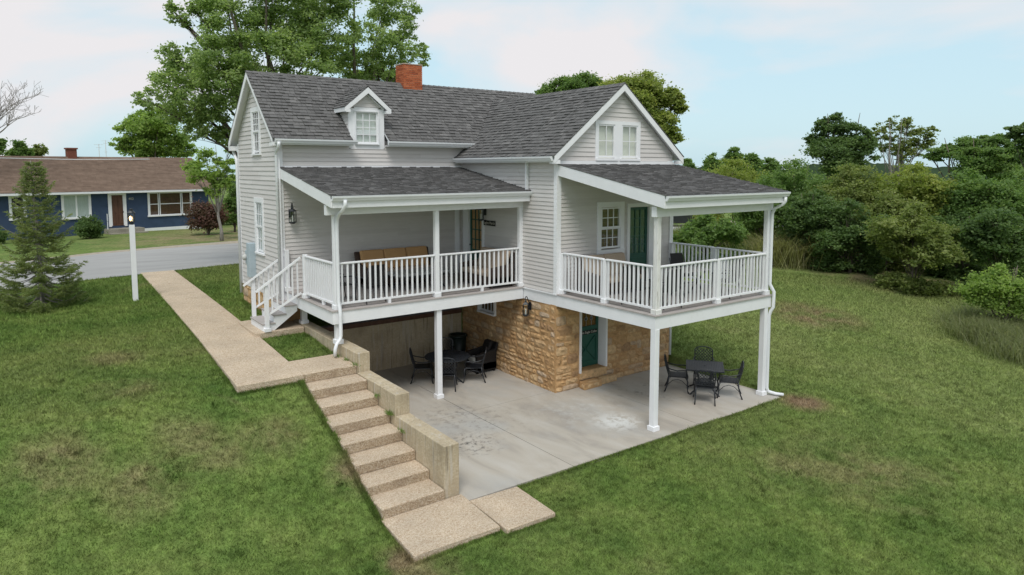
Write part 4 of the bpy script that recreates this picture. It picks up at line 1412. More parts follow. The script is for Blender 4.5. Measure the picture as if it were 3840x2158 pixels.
for k in range(4):
    a = math.pi / 2 * k + .2
    P = lambda r, z: (r * math.cos(a), r * math.sin(a), z)
    obj('leg', MB().tube([P(.30, .70), P(.27, .5), P(.20, .3), P(.30, .12), P(.50, .0)], [.022, .02, .022, .019, .024], 6), 'iron', rt, smooth=True)
obj('stretcher', MB().lathe([(.21, .28), (.21, .31)], 16), 'iron', rt)
g1 = 'cast metal chairs round the round table'
for x, y, lb in ((-2.42, 3.11, 'black lattice-backed chair left of the round table, nearest the retaining wall'),
                 (-1.17, 2.28, 'black lattice-backed chair right of the round table, near the stone wall'),
                 (-1.42, 3.50, 'black lattice-backed chair behind the round table, before the waste bin'),
                 (-2.20, 2.12, 'black lattice-backed chair in front of the round table, half behind the white post')):
    cast_chair((x, y, 0), face(x, y, -1.80, 2.74), lb, g1)
A38 = math.atan2(.635, .77)
sq = thing('square_table', 'square black cast metal table at the right end of the patio', 'table', (3.40, -2.30, 0), A38, local=True)
m_ = MB().box(-.49, .49, -.49, .49, .70, .722)
weave_top(m_, lambda x, y: abs(x) < .43 and abs(y) < .45, .8, .722)
m_.box(-.50, .50, -.50, -.465, .69, .728).box(-.50, .50, .465, .50, .69, .728).box(-.50, -.465, -.465, .465, .6905, .7275).box(.465, .50, -.465, .465, .6905, .7275)
m_.lathe([(.03, .722), (.03, .732), (.01, .733)], 10)
soften(obj('tabletop', m_, 'slate', sq), .004, 1)
for k in range(4):
    a = math.pi / 2 * k + math.pi / 4
    P = lambda r, z: (r * math.cos(a), r * math.sin(a), z)
    obj('leg', MB().tube([P(.34, .70), P(.27, .5), P(.2, .32), P(.32, .12), P(.55, .0)], [.022, .02, .022, .019, .024], 6), 'iron', sq, smooth=True)
obj('stretcher', MB().lathe([(.21, .29), (.21, .32)], 16), 'iron', sq)
g2 = 'cast metal chairs round the square table'
for x, y, fx, fy, lb in ((2.91, -1.76, .635, -.77, 'black lattice-backed chair left of the square table, beside the stone wall'),
                         (3.64, -2.93, -.635, .77, 'black lattice-backed chair right of the square table, facing the house'),
                         (4.02, -1.78, -.77, -.635, 'black lattice-backed chair on the far side of the square table by the grass'),
                         (2.74, -2.84, .77, .635, 'black lattice-backed chair on the near side of the square table, back to the viewer')):
    cast_chair((x, y, 0), math.atan2(fy, fx) + math.pi / 2, lb, g2)

# wicker armchair and bin in the corner
def wicker_seat(loc, rz, w_, d_, label, cat, group, ncush, mat, cback, cseat, hb=.98, name='wicker_sofa', arms=.62):
    """front looks towards local -y; origin at the middle of the base"""
    t_ = thing(name, label, cat, loc, rz, group, local=True)
    h = w_ / 2
    soften(obj('base', MB().box(-h, h, -d_ / 2, d_ / 2, .09, .32), mat, t_), .02, 2)
    for s_ in (-1, 1):
        a, b = sorted((s_ * h, s_ * (h - .11)))
        soften(obj('arm', MB().hexa([(a, -d_ / 2 - .01, .07), (b, -d_ / 2 - .01, .07), (b, d_ / 2 + .01, .07), (a, d_ / 2 + .01, .07),
                                     (a, -d_ / 2 - .01, arms - .05), (b, -d_ / 2 - .01, arms - .05), (b, d_ / 2 + .01, arms + .05), (a, d_ / 2 + .01, arms + .05)]), mat, t_), .03, 3)
    soften(obj('backrest', MB().hexa([(-h + .02, d_ / 2 - .16, .3), (h - .02, d_ / 2 - .16, .3), (h - .02, d_ / 2 - .06, .3), (-h + .02, d_ / 2 - .06, .3),
                                      (-h, d_ / 2 + .02, hb), (h, d_ / 2 + .02, hb), (h, d_ / 2 + .10, hb), (-h, d_ / 2 + .10, hb)]), mat, t_), .025, 3)
    iw = (w_ - .24) / ncush if ncush else 0
    for k in range(ncush):
        a = -h + .12 + k * iw
        soften(obj('seat_cushion', MB().box(a + .004, a + iw - .004, -d_ / 2 - .015, d_ / 2 - .2, .325, .46), cseat, t_), .045, 4)
        soften(obj('back_cushion', MB().hexa([(a + .005, d_ / 2 - .32, .455), (a + iw - .005, d_ / 2 - .32, .455), (a + iw - .005, d_ / 2 - .165, .455), (a + .005, d_ / 2 - .165, .455),
                                              (a + .005, d_ / 2 - .12, hb + .04), (a + iw - .005, d_ / 2 - .12, hb + .04), (a + iw - .005, d_ / 2 + .015, hb + .04), (a + .005, d_ / 2 + .015, hb + .04)], .6), cback, t_), .05, 4)
    for sx in (-1, 1):
        for sy in (-1, 1):
            x, y = sx * (h - .07), sy * (d_ / 2 - .06)
            obj('leg', MB().box(x - .03, x + .03, y - .03, y + .03, 0, .1), mat, t_)
    return t_
wa = wicker_seat((-.47, 2.98, 0), -math.pi / 2, .62, .70, 'black wicker armchair with a white seat cushion against the stone wall', 'armchair', None, 1, 'wickerblack', 'wickerblack', 'cushwhite', .86, 'wicker_armchair', .64)
bn = thing('waste_bin', 'dark round waste bin in the corner under the porch', 'bin', (-.42, 4.40, 0), 0, local=True)
obj('bin_body', MB().lathe([(.21, 0), (.225, .05), (.27, .78), (.265, .78), (.22, .06)], 22), 'darkgreen', bn, smooth=True)
obj('bin_rim', MB().lathe([(.27, .755), (.295, .76), (.30, .80), (.29, .83), (.25, .835), (.245, .78)], 22), 'darkgreen', bn, smooth=True)
obj('bin_liner', MB().lathe([(.24, .70), (.05, .66)], 22), 'dark', bn)

# ------------------------------------------------------------------ furniture on the two porches
Zd = 2.75
gs = 'brown wicker porch seats with cushions'
wicker_seat((-2.62, 4.08, Zd), 0, 2.42, .80, 'long brown wicker sofa with orange-tan back cushions on the front porch', 'sofa', gs, 3, 'wicker', 'cushtan', 'cushbeige', .97)
wicker_seat((-.62, 2.47, Zd), -math.pi / 2, 1.66, .82, 'brown wicker loveseat with beige cushions below the nameplate', 'sofa', gs, 2, 'wicker', 'cushbeige', 'cushbeige', .97)
wicker_seat((1.46, -.62, Zd), 0, 1.82, .82, 'brown wicker loveseat with beige cushions under the side porch window', 'sofa', gs, 2, 'wicker', 'cushbeige', 'cushbeige', .96)
ct = thing('coffee_table', 'low grey stone-topped coffee table before the tan-cushioned sofa', 'table', (-2.55, 3.05, Zd), .04, local=True)
soften(obj('tabletop', MB().box(-.85, .85, -.42, .42, .43, .50), 'stonetop', ct), .01)
obj('apron', MB().box(-.78, .78, -.36, .36, .36, .428), 'iron', ct)
for sx in (-1, 1):
    for sy in (-1, 1):
        obj('leg', MB().bar((sx * .72, sy * .33, 0), (sx * .42, -sy * .33, .36), .03, .05), 'iron', ct)

def sling_chair(loc, rz, label, tall=.98):
    t_ = thing('sling_chair', label, 'chair', loc, rz, 'black sling chairs on the porches', local=True)
    soften(obj('seat', MB().box(-.24, .24, -.25, .22, .40, .425), 'sling', t_), .01, 1)
    soften(obj('backrest', MB().hexa([(-.24, .20, .43), (.24, .20, .43), (.24, .225, .43), (-.24, .225, .43), (-.21, .36, tall), (.21, .36, tall), (.21, .385, tall), (-.21, .385, tall)]), 'sling', t_), .01, 1)
    for s_ in (-1, 1):
        obj('leg', MB().tube([(s_ * .27, -.23, .63), (s_ * .27, -.25, .35), (s_ * .28, -.30, 0)], .014, 6), 'iron', t_, smooth=True)
        obj('leg', MB().tube([(s_ * .25, .33, .86), (s_ * .26, .2, .42), (s_ * .275, .29, 0)], .014, 6), 'iron', t_, smooth=True)
        obj('armrest', MB().tube([(s_ * .255, .27, .66), (s_ * .275, .1, .65), (s_ * .275, -.22, .64), (s_ * .27, -.25, .60)], .017, 6), 'iron', t_, smooth=True)
    return t_
sling_chair((-4.50, 1.98, Zd), math.pi + .1, 'black sling chair with its back to the front railing')
sling_chair((-5.05, 2.6, Zd), math.pi / 2 + .1, 'black sling chair behind the left porch railing')
sling_chair((.72, -2.30, Zd), math.pi / 2 + .15, 'black sling chair facing right behind the side railing')
sling_chair((1.02, -2.92, Zd), math.pi - .15, 'black sling chair just behind the weathered corner post')
sling_chair((3.42, -2.90, Zd), math.pi + .1, 'black sling chair right of the narrow porch table', 1.02)
sling_chair((3.35, -1.55, Zd), -.2, 'black sling chair behind the narrow porch table')
ft = thing('folding_table', 'narrow grey slatted table with crossed dark legs on the side porch', 'table', (2.62, -2.30, Zd), -.1, local=True)
for k in range(6):
    obj('slat', MB().box(-.52, .52, -.34 + k * .115, -.24 + k * .115, .70, .722), 'deckboard', ft)
for sx in (-.34, .34):
    for sy in (-1, 1):
        obj('leg', MB().bar((sx, sy * .30, 0), (sx, -sy * .28, .70), .03, .04), 'iron', ft)
obj('stretcher', MB().bar((-.34, 0, .36), (.34, 0, .36), .025, .025), 'iron', ft)

# ------------------------------------------------------------------ lamp post
lx, ly = -8.70, 10.70
lp = thing('lamp_post', 'white square lamp post with a lit black lantern beside the walk', 'lamp post', (lx, ly, gz(lx, ly)))
lz = gz(lx, ly)
soften(obj('post', MB().box(lx - .075, lx + .075, ly - .075, ly + .075, lz - .1, 4.345), 'trim', lp), .008, 1)
m_ = MB().lathe([(.05, 4.345), (.06, 4.36), (.06, 4.42), (.105, 4.425), (.105, 4.45)], 8, (lx, ly, 0))
m_.lathe([(.12, 4.71), (.125, 4.725), (.07, 4.79), (.05, 4.80), (.055, 4.845), (.015, 4.86)], 8, (lx, ly, 0))
for k in range(4):
    a = math.pi / 2 * k + math.pi / 4
    m_.bar((lx + .115 * math.cos(a), ly + .115 * math.sin(a), 4.44), (lx + .115 * math.cos(a), ly + .115 * math.sin(a), 4.72), .016, .016)
obj('lantern', m_, 'iron', lp)
obj('pane', MB().lathe([(.1, 4.45), (.1, 4.71)], 4, (lx, ly, 0)), 'glass', lp)
obj('bulb', MB().lathe([(.01, 4.47), (.03, 4.52), (.035, 4.56), (.012, 4.62)], 8, (lx - .03, ly - .02, 0)), 'lampglow', lp, smooth=True)
obj('candle', MB().lathe([(.02, 4.45), (.02, 4.60), (.004, 4.61)], 8, (lx + .03, ly, 0)), 'cushwhite', lp)
# ------------------------------------------------------------------ the blue house across the road
th_ = math.radians(12.6)
BU = Fr((-4.778, 38.322, 0), (math.cos(th_), math.sin(th_), 0), (math.sin(th_), -math.cos(th_), 0))
BH = thing('blue_house', 'long low blue-painted house with a brown roof across the road', 'house', tuple(BU(-2, -3, 1.7)))
RD, RZB, EZB = -3.7, 6.93, 4.66
obj('wall', MB(BU).prism([(-12, 0, 1.2), (4.75, 0, 1.2), (4.75, 0, 4.60), (-12, 0, 4.60)], (0, 2 * RD, 0)), 'bluepaint', BH)
obj('gable_wall', MB(BU).prism([(4.74, 0, 4.55), (4.74, 2 * RD, 4.55), (4.74, RD, 6.75)], (-.2, 0, 0)), 'bluepaint', BH)
obj('foundation', MB(BU).box(-.1, 4.70, 0, .03, 1.2, 2.06), 'trim', BH)
rb = obj('roof', MB(BU).prism([(-12.3, .42, EZB - .02), (5.02, .42, EZB - .02), (5.25, RD, RZB - .02), (-12.3, RD, RZB - .02)], (0, 0, -.1)), 'trim', BH)
obj('roof', MB(BU).prism([(-12.3, 2 * RD - .42, EZB - .02), (5.02, 2 * RD - .42, EZB - .02), (5.25, RD, RZB - .02), (-12.3, RD, RZB - .02)], (0, 0, -.1)), 'brownroof', BH)
cm = MB(BU)
n = 34
rr = random.Random(5)
for k in range(n):
    f0, f1 = k / n, (k + 1.12) / n
    d0, z0 = .43 + (RD - .43) * f0, EZB + (RZB - EZB) * f0
    d1, z1 = .43 + (RD - .43) * min(f1, 1), EZB + (RZB - EZB) * min(f1, 1)
    u = -12.32 - rr.uniform(0, .3)
    ue0, ue1 = 5.04 + .23 * f0, 5.04 + .23 * f1
    while u < 5.0:
        e = u + rr.choice((.3, .45, .6, .9))
        if e > 4.8:
            e = 5.3
        p0, q0, q1, p1 = max(u, -12.32), min(e - .006, ue0), min(e - .006, ue1), max(u, -12.32)
        cm.hexa([(p0, d0, z0), (q0, d0, z0), (q1, d1, z1), (p1, d1, z1), (p0, d0 + .008, z0 + .022), (q0, d0 + .008, z0 + .022), (q1, d1, z1 + .008), (p1, d1, z1 + .008)], min(1, max(0, rr.gauss(.5, .25))))
        u = e
obj('shingle_courses', cm, 'brownroof', rb, kind='stuff')
obj('gutter', MB(BU).box(-12.3, 4.98, .44, .54, EZB - .14, EZB - .02), 'metalwhite', BH)
obj('soffit', MB(BU).box(-12.2, 4.9, .005, .43, EZB - .16, EZB - .142), 'trim', BH)
def bwin(u0, u1, z0, z1, bays, blind_or_dark, label=None):
    """bays: list of (fraction from, to, split heights)"""
    w_ = obj('window', MB(BU).box(u0, u0 + .1, 0, .05, z0, z1).box(u1 - .1, u1, 0, .05, z0, z1).box(u0 + .1, u1 - .1, 0, .051, z1 - .12, z1), 'trim', BH)
    if label:
        w_['label'] = label
    obj('sill', MB(BU).box(u0 - .04, u1 + .04, 0, .09, z0 - .02, z0 + .08), 'trim', w_)
    a, b = u0 + .1, u1 - .1
    for f0, f1, spl in bays:
        p, q_ = a + (b - a) * f0, a + (b - a) * f1
        m_ = MB(BU).box(p, p + .05, .002, .035, z0 + .08, z1 - .12).box(q_ - .05, q_, .002, .035, z0 + .08, z1 - .12)
        zs = [z0 + .08] + [z0 + .08 + (z1 - z0 - .2) * s_ for s_ in spl] + [z1 - .12]
        for z in zs:
            m_.box(p + .05, q_ - .05, .002, .034, z - .025, z + .025)
        obj('sash', m_, 'trim', w_)
        for z, z2 in zip(zs, zs[1:]):
            obj('pane', MB(BU).box(p + .05, q_ - .05, .018, .024, z + .025, z2 - .025), 'glass', w_)
        obj('curtain', MB(BU).box(p, q_, .001, .008, z0 + .08, z1 - .12), blind_or_dark, w_)  # the dark ones are no curtain: room gloom painted as a near-black sheet
bwin(.54, 3.54, 2.85, 4.56, [(0, .22, [.5]), (.24, .76, [.5]), (.78, 1, [.5])], 'brownwood', 'wide triple window of the blue house')
bwin(-4.58, -2.91, 2.94, 4.56, [(0, .5, []), (.5, 1, [])], 'curtain', 'two-pane window with pale curtains behind the spruce')
bwin(-7.3, -6.43, 3.04, 4.55, [(0, 1, [.5])], 'dark')
bwin(-10.6, -9.4, 3.0, 4.55, [(0, 1, [.5])], 'dark')
obj('door_casing', MB(BU).box(-1.92, -1.76, 0, .06, 2.3, 4.53).box(-.98, -.82, 0, .06, 2.3, 4.53).box(-1.76, -.98, 0, .061, 4.38, 4.53), 'trim', BH)
dq = MB(BU).box(-1.76, -.98, .0, .025, 2.36, 4.38)
for c, (a, b) in enumerate(((-1.68, -1.41), (-1.33, -1.06))):
    for z0, z1 in ((2.5, 3.1), (3.22, 3.85), (3.97, 4.27)):
        dq.box(a, b, .02, .045, z0, z1)
bd = obj('front_door', dq, 'brownwood', BH)
obj('door_handle', MB(BU).box(-1.06, -1.02, .025, .075, 3.2, 3.32), 'iron', bd)
obj('storm_door_frame', MB(BU).box(-1.755, -1.71, .03, .055, 2.36, 4.37).box(-1.03, -.985, .03, .055, 2.36, 4.37), 'trim', BH)
so = obj('stoop', MB(BU).box(-2.25, -.1, .03, 1.0, 1.2, 2.2), 'oldconcrete', BH)
obj('stoop_step', MB(BU).box(-2.3, .0, 1.0, 1.4, 1.2, 1.95), 'oldconcrete', so)
obj('stoop_step', MB(BU).box(-2.35, .1, 1.4, 1.8, 1.2, 1.74), 'oldconcrete', so)
obj('handrail', MB(BU).bar((-2.2, .6, 2.2), (-2.2, .6, 3.2), .04, .04), 'metalwhite', so)
text('house_number', '402', .22, BU, -.5, .02, 4.1, 'lettering', BH)
cb = obj('chimney', MB(BU).box(-3.05, -2.52, RD - .3, RD + .25, 6.4, 7.42), 'oldbrick', BH)
obj('chimney_cap', MB(BU).box(-3.11, -2.46, RD - .36, RD + .31, 7.42, 7.52), 'oldbrick', cb)
cbl = obj('service_cable', MB(BU).tube([(2.1, RD + .3, 6.80), (-3, RD + 1.2, 6.72), (-8, RD + 2.2, 6.78), (-16, RD + 4, 7.1)], .022, 5), 'metalwhite')
props(cbl, 'thin pale cable stretched across the brown roof of the blue house', 'cable')

def mast(u, vtop, d, label, arms):
    p = at(u, vtop, d)
    g = gz(p.x, p.y)
    t_ = thing('antenna_mast', label, 'antenna', (p.x, p.y, g), 0, 'antennas behind the blue house')
    obj('pole', MB().tube([(p.x, p.y, g - .1), (p.x, p.y, p.z)], .03, 6), 'metalwhite', t_)
    m_ = MB()
    for z, l in arms:
        m_.bar((p.x - l, p.y, p.z - z), (p.x + l, p.y + .1, p.z - z), .025, .025)
    obj('crossbar', m_, 'metalwhite', t_)
mast(370, 541, 70, 'thin antenna mast nearer the chimney of the blue house, the shorter one', ((.05, .35), (.3, .2)))
mast(395, 527, 70, 'thin antenna mast standing above the brown roof, the taller one', ((.05, .3), (.25, .2), (1.0, .12)))
p = at(3381, 528, 58)
up = thing('utility_pole', 'grey wooden utility pole among the trees beyond the thicket', 'utility pole', (p.x, p.y, gz(p.x, p.y)))
obj('pole', MB().tube([(p.x, p.y, gz(p.x, p.y) - .3), (p.x, p.y, p.z)], [.16, .12], 8), 'barkgrey', up)
obj('crossarm', MB().bar((p.x - .9, p.y + .3, p.z - .5), (p.x + .9, p.y - .3, p.z - .5), .1, .12), 'barkgrey', up)

# ------------------------------------------------------------------ a parked car far behind the house
cx, cy = 32.6, 23.6
cz_ = gz(cx, cy)
car = thing('parked_car', 'dark parked car glimpsed behind the house beside the thicket', 'car', (cx, cy, cz_), math.radians(-25), local=True)
prof = [(-2.2, .3), (2.15, .3), (2.25, .55), (2.2, .8), (1.3, .95), (.75, 1.42), (-1.0, 1.45), (-1.75, 1.02), (-2.2, .95), (-2.28, .6)]
soften(obj('body', MB().prism([(x, -.88, z) for x, z in prof], (0, 1.76, 0)), 'carpaint', car), .06, 3)
for sy in (-.895, .885):
    obj('window', MB().prism([(x, sy, z) for x, z in ((1.0, .98), (.62, 1.36), (-.95, 1.39), (-1.45, 1.02))], (0, .01, 0)), 'glass', car)
    for x in (-1.35, 1.4):
        wh = obj('wheel', MB(Fr((x, sy, .32), (1, 0, 0), (0, 0, 1))).lathe([(.12, -.09), (.3, -.1), (.32, -.06), (.32, .06), (.3, .1), (.12, .09)], 16), 'rubber', car)
        wh.rotation_euler = (0, 0, 0)
for sy in (-.62, .62):
    obj('headlight', MB().box(2.2, 2.27, sy - .18, sy + .18, .62, .76), 'metalwhite', car)

# ------------------------------------------------------------------ vegetation
def leaf_quads(P, size, rg, tone, up=.35, aspect=.62, droop=None, outw=None):
    """one folded leaf (4 vertices) at each point"""
    n = len(P)
    a = rg.normal(size=(n, 3))
    a[:, 2] = a[:, 2] * .6
    if droop is not None:
        a[:, 2] -= droop
    a /= np.linalg.norm(a, axis=1)[:, None]
    b = rg.normal(size=(n, 3))
    b = b * .6
    b[:, 2] += .55
    if outw is not None:
        b += outw * .75
    nrm = b - a * (a * b).sum(1)[:, None]
    nrm /= np.linalg.norm(nrm, axis=1)[:, None] + 1e-9
    s_ = np.cross(a, nrm)
    L = (size * rg.uniform(.65, 1.3, n))[:, None]
    W = L * aspect * .5
    base = P - a * L * .5
    V = np.stack([base, P + s_ * W + nrm * L * .08, P + a * L * .5, P - s_ * W + nrm * L * .08], 1).reshape(-1, 3)
    F = np.arange(4 * n).reshape(n, 4)
    return V, F, np.clip(tone, 0, 1)

def crown_points(clumps, n, rg, nsub=14, sig=.24):
    """clumps: rows (x, y, z, rx, ry, rz, weight); leaves gather in sprays inside each clump"""
    C = np.array(clumps, float)
    w_ = C[:, 6] * (C[:, 3] * C[:, 4] * C[:, 5]) ** .67
    cnt = rg.multinomial(n, w_ / w_.sum())
    P, T, subs, O = [], [], [], []
    for c, k in zip(C, cnt):
        d = rg.normal(size=(nsub, 3))
        d /= np.linalg.norm(d, axis=1)[:, None]
        d *= rg.uniform(.35, 1.0, (nsub, 1)) ** .6
        sc = c[:3] + d * c[3:6] * .88
        subs.append((c, sc))
        which = rg.integers(0, nsub, k)
        st_ = rg.normal(.5, .16, nsub)
        sz_ = rg.uniform(.6, 1.25, nsub)
        stray = np.where(rg.random(k) < .14, rg.uniform(1.2, 1.75, k), 1.0)
        off_ = rg.normal(size=(k, 3)) * sig * (sz_[which] * stray)[:, None]
        off_[:, 2] *= .62
        P.append(sc[which] + off_ * c[3:6])
        q_ = (sc[which] - c[:3]) / c[3:6] + off_ * 2.0
        O.append(q_ / (np.linalg.norm(q_, axis=1)[:, None] + 1e-6))
        T.append(st_[which] + rg.normal(0, .16, k))
    return np.concatenate(P), np.concatenate(T), subs, np.concatenate(O)

def plant(name, label, cat, base, clumps, n, leaf, mat, seed, trunk_r=.2, bark='bark', fork=.45, group=None, nsub=14, sig=.24, top=None, twigs=3, up=.35, lean=(0, 0), aspect=.62, stems=1):
    rg = np.random.default_rng(seed)
    r = random.Random(seed)
    base = Vector(base)
    t_ = thing(name, label, cat, base, 0, group)
    P, T, subs, OW = crown_points(clumps, n, rg, nsub, sig)
    cc = np.array([c for c in clumps])
    zt = max(c[2] + .4 * c[5] for c in clumps) if top is None else top
    ctr = Vector((cc[:, 0].mean(), cc[:, 1].mean(), 0))
    m_ = MB()
    axes = []
    for s_ in range(stems):
        o_ = Vector((r.uniform(-1, 1), r.uniform(-1, 1), 0)) * (trunk_r * 1.6 if stems > 1 else 0)
        tip = Vector((ctr.x * .6 + base.x * .4, ctr.y * .6 + base.y * .4, zt)) + o_ * 6
        pts = []
        K = 7
        for k in range(K + 1):
            f = k / K
            p = (base + o_).lerp(tip, f)
            p.z = (base.z - .2) + (zt - base.z + .2) * f
            wob = trunk_r * 1.3 * math.sin(f * math.pi)
            pts.append(p + Vector((r.uniform(-wob, wob), r.uniform(-wob, wob), 0)))
        rad = [max(.012, trunk_r * (1 - .93 * k / K) * (1.35 if k == 0 else 1)) for k in range(K + 1)]
        m_.tube(pts, rad, 8, r.random())
        axes.append((pts, rad))
    for i_, (c, sc) in enumerate(subs):
        pts, rad = axes[i_ % stems]
        cv = Vector(c[:3])
        h = base.z + (cv.z - base.z) * fork
        k = min(range(len(pts)), key=lambda j: abs(pts[j].z - h))
        s0 = pts[k]
        rb_ = max(.014, rad[k] * .5)
        mid = s0.lerp(cv, .5) + Vector((r.uniform(-.1, .1), r.uniform(-.1, .1), .12)) * (cv - s0).length * .5
        m_.tube([s0, mid, cv], [rb_, rb_ * .65, max(.01, rb_ * .3)], 6, r.random())
        for q_ in range(twigs):
            e = Vector(sc[q_ % len(sc)])
            st0 = mid.lerp(cv, r.uniform(.2, 1))
            m_.tube([st0, st0.lerp(e, .5) + Vector((0, 0, .03)), e], [max(.009, rb_ * .3), .009, .005], 4, r.random())
    obj('trunk', m_, bark, t_, smooth=True)
    V, F, tn = leaf_quads(P, leaf, rg, T, up, aspect, None, OW)
    me = fastmesh('crown', V, F, tn)
    obj('crown', me, mat, t_)
    return t_

def Tc(x, y, r_, d, w_=1., sq_=.9):
    """a clump read off the upper left of the photograph, d metres away"""
    p = at(380 + x / 2.011, y / 2.011, d)
    R = r_ / 2.011 * d / 2640
    return (p.x, p.y, p.z, R, R, R * sq_, w_)
big = [(1000, 180, 300, 30), (1400, 120, 310, 31), (1720, 230, 250, 30), (1250, 420, 280, 29), (820, 430, 230, 29), (640, 520, 190, 31), (480, 640, 140, 30),
       (700, 740, 230, 30), (950, 650, 220, 29), (560, 830, 140, 31), (820, 930, 150, 30), (1300, -170, 360, 30), (930, -130, 280, 31), (1720, -90, 270, 30),
       (1600, 480, 190, 29), (1480, 330, 230, 33), (1100, 560, 170, 33), (930, 1030, 90, 30), (1780, 450, 120, 31), (520, 420, 110, 31), (350, 760, 95, 30), (700, 990, 90, 30)]
sp = [(570, 110, 95, 30), (520, 60, 55, 30), (640, 170, 55, 30), (690, 60, 60, 30)]
bp_ = at(1130, 600, 31)
bx, by = bp_.x, bp_.y
plant('cottonwood_tree', 'tall broad cottonwood tree towering behind the left end of the farmhouse', 'tree', (bx, by, gz(bx, by)),
      [Tc(a, b, c, d, .75 if c < 150 else 1) for a, b, c, d in big + sp], 78000, .13, 'leaf_big', 31, .21, nsub=34, sig=.135, twigs=6, stems=3, fork=.5)
# the thin left limb and the right-hand neighbour
right_l = [(2150, 60, 190, 33), (2060, 330, 200, 32), (2260, 200, 150, 33), (2300, 400, 120, 32), (2400, 380, 80, 33), (2440, 460, 55, 33), (1930, 500, 190, 32), (2130, 530, 130, 32), (1850, 380, 110, 33), (2330, 80, 90, 33), (2180, -120, 160, 33)]
p = at(380 + 1920 / 2.011, 300, 33)
plant('cottonwood_tree', 'loose airy cottonwood tree behind the brick chimney', 'tree', (p.x, p.y, gz(p.x, p.y)),
      [Tc(a, b, c, d) for a, b, c, d in right_l], 15000, .13, 'leaf_big', 32, .2, nsub=26, sig=.14, twigs=6, stems=2, fork=.55)
low = [(330, 960, 110, 64), (200, 980, 85, 64), (440, 900, 110, 63), (380, 1080, 110, 64), (230, 1110, 70, 65), (520, 1030, 110, 64), (560, 1130, 70, 64), (130, 1090, 50, 64), (640, 1120, 70, 64), (300, 1150, 60, 64), (280, 880, 60, 65), (420, 1170, 80, 64)]
p = at(380 + 390 / 2.011, 560, 64)
plant('maple_tree', 'bright green twin-stemmed maple tree standing behind the blue house', 'tree', (p.x, p.y, gz(p.x, p.y)),
      [Tc(a, b, c, d) for a, b, c, d in low], 24000, .22, 'leaf_bright', 34, .22, nsub=14, sig=.22, twigs=4, stems=2, fork=.5)
mid_ = [(1950, 580, 70, 36), (2090, 560, 80, 36), (2170, 600, 55, 36), (1880, 620, 50, 36)]
p = at(380 + 2040 / 2.011, 400, 36)
plant('maple_tree', 'low yellowish green maple crown just above the roof ridge beside the chimney', 'tree', (p.x, p.y, gz(p.x, p.y)),
      [Tc(a, b, c, d) for a, b, c, d in mid_], 9000, .14, 'leaf_bright', 35, .14, nsub=14, sig=.25, fork=.5)
sap = [(720, 1280, 95, 43), (780, 1180, 60, 43), (850, 1330, 75, 43), (900, 1400, 70, 43), (960, 1250, 65, 43), (970, 1120, 60, 43), (880, 1210, 40, 43), (840, 1440, 60, 43), (960, 1350, 50, 43), (700, 1350, 45, 43)]
p = at(380 + 900 / 2.011, 800, 43)
plant('young_tree', 'slim young tree with open branches before the right end of the blue house', 'tree', (p.x, p.y, gz(p.x, p.y)),
      [Tc(a, b, c, d) for a, b, c, d in sap], 6000, .16, 'leaf_bright', 36, .10, 'barkgrey', nsub=10, sig=.24, twigs=6, fork=.4)

def Bc(x, y, r_, d, w_=1.):
    p = at(1700 + x / 1.957, 200 + y / 1.957, d)
    R = r_ / 1.957 * d / 2620
    return (p.x, p.y, p.z, R, R, R * .9, w_)
yl = [(1250, 260, 130, 42), (1400, 260, 140, 42), (1330, 400, 150, 41), (1480, 380, 120, 42), (1600, 330, 90, 42), (1660, 400, 60, 42), (1540, 520, 110, 41), (1600, 600, 75, 41), (1190, 300, 80, 42), (1450, 560, 120, 43), (1350, 600, 120, 43), (1650, 330, 50, 42)]
p = at(1700 + 1480 / 1.957, 600, 42)
plant('oak_tree', 'round yellow-green tree rising behind the gable with the twin windows', 'tree', (p.x, p.y, gz(p.x, p.y)),
      [Bc(a, b, c, d) for a, b, c, d in yl], 42000, .17, 'leaf_light', 37, .28, nsub=22, sig=.2, twigs=4)
dl = [(700, 280, 80, 50), (800, 260, 100, 50), (900, 230, 110, 50), (1000, 240, 110, 50), (1080, 260, 90, 50), (640, 310, 55, 50), (880, 320, 120, 51)]
p = at(1700 + 880 / 1.957, 500, 50)
plant('oak_tree', 'dull green tree showing just above the ridge where the two roofs meet', 'tree', (p.x, p.y, gz(p.x, p.y)),
      [Bc(a, b, c, d) for a, b, c, d in dl], 18000, .18, 'leaf_mid', 38, .25, nsub=18, sig=.2)

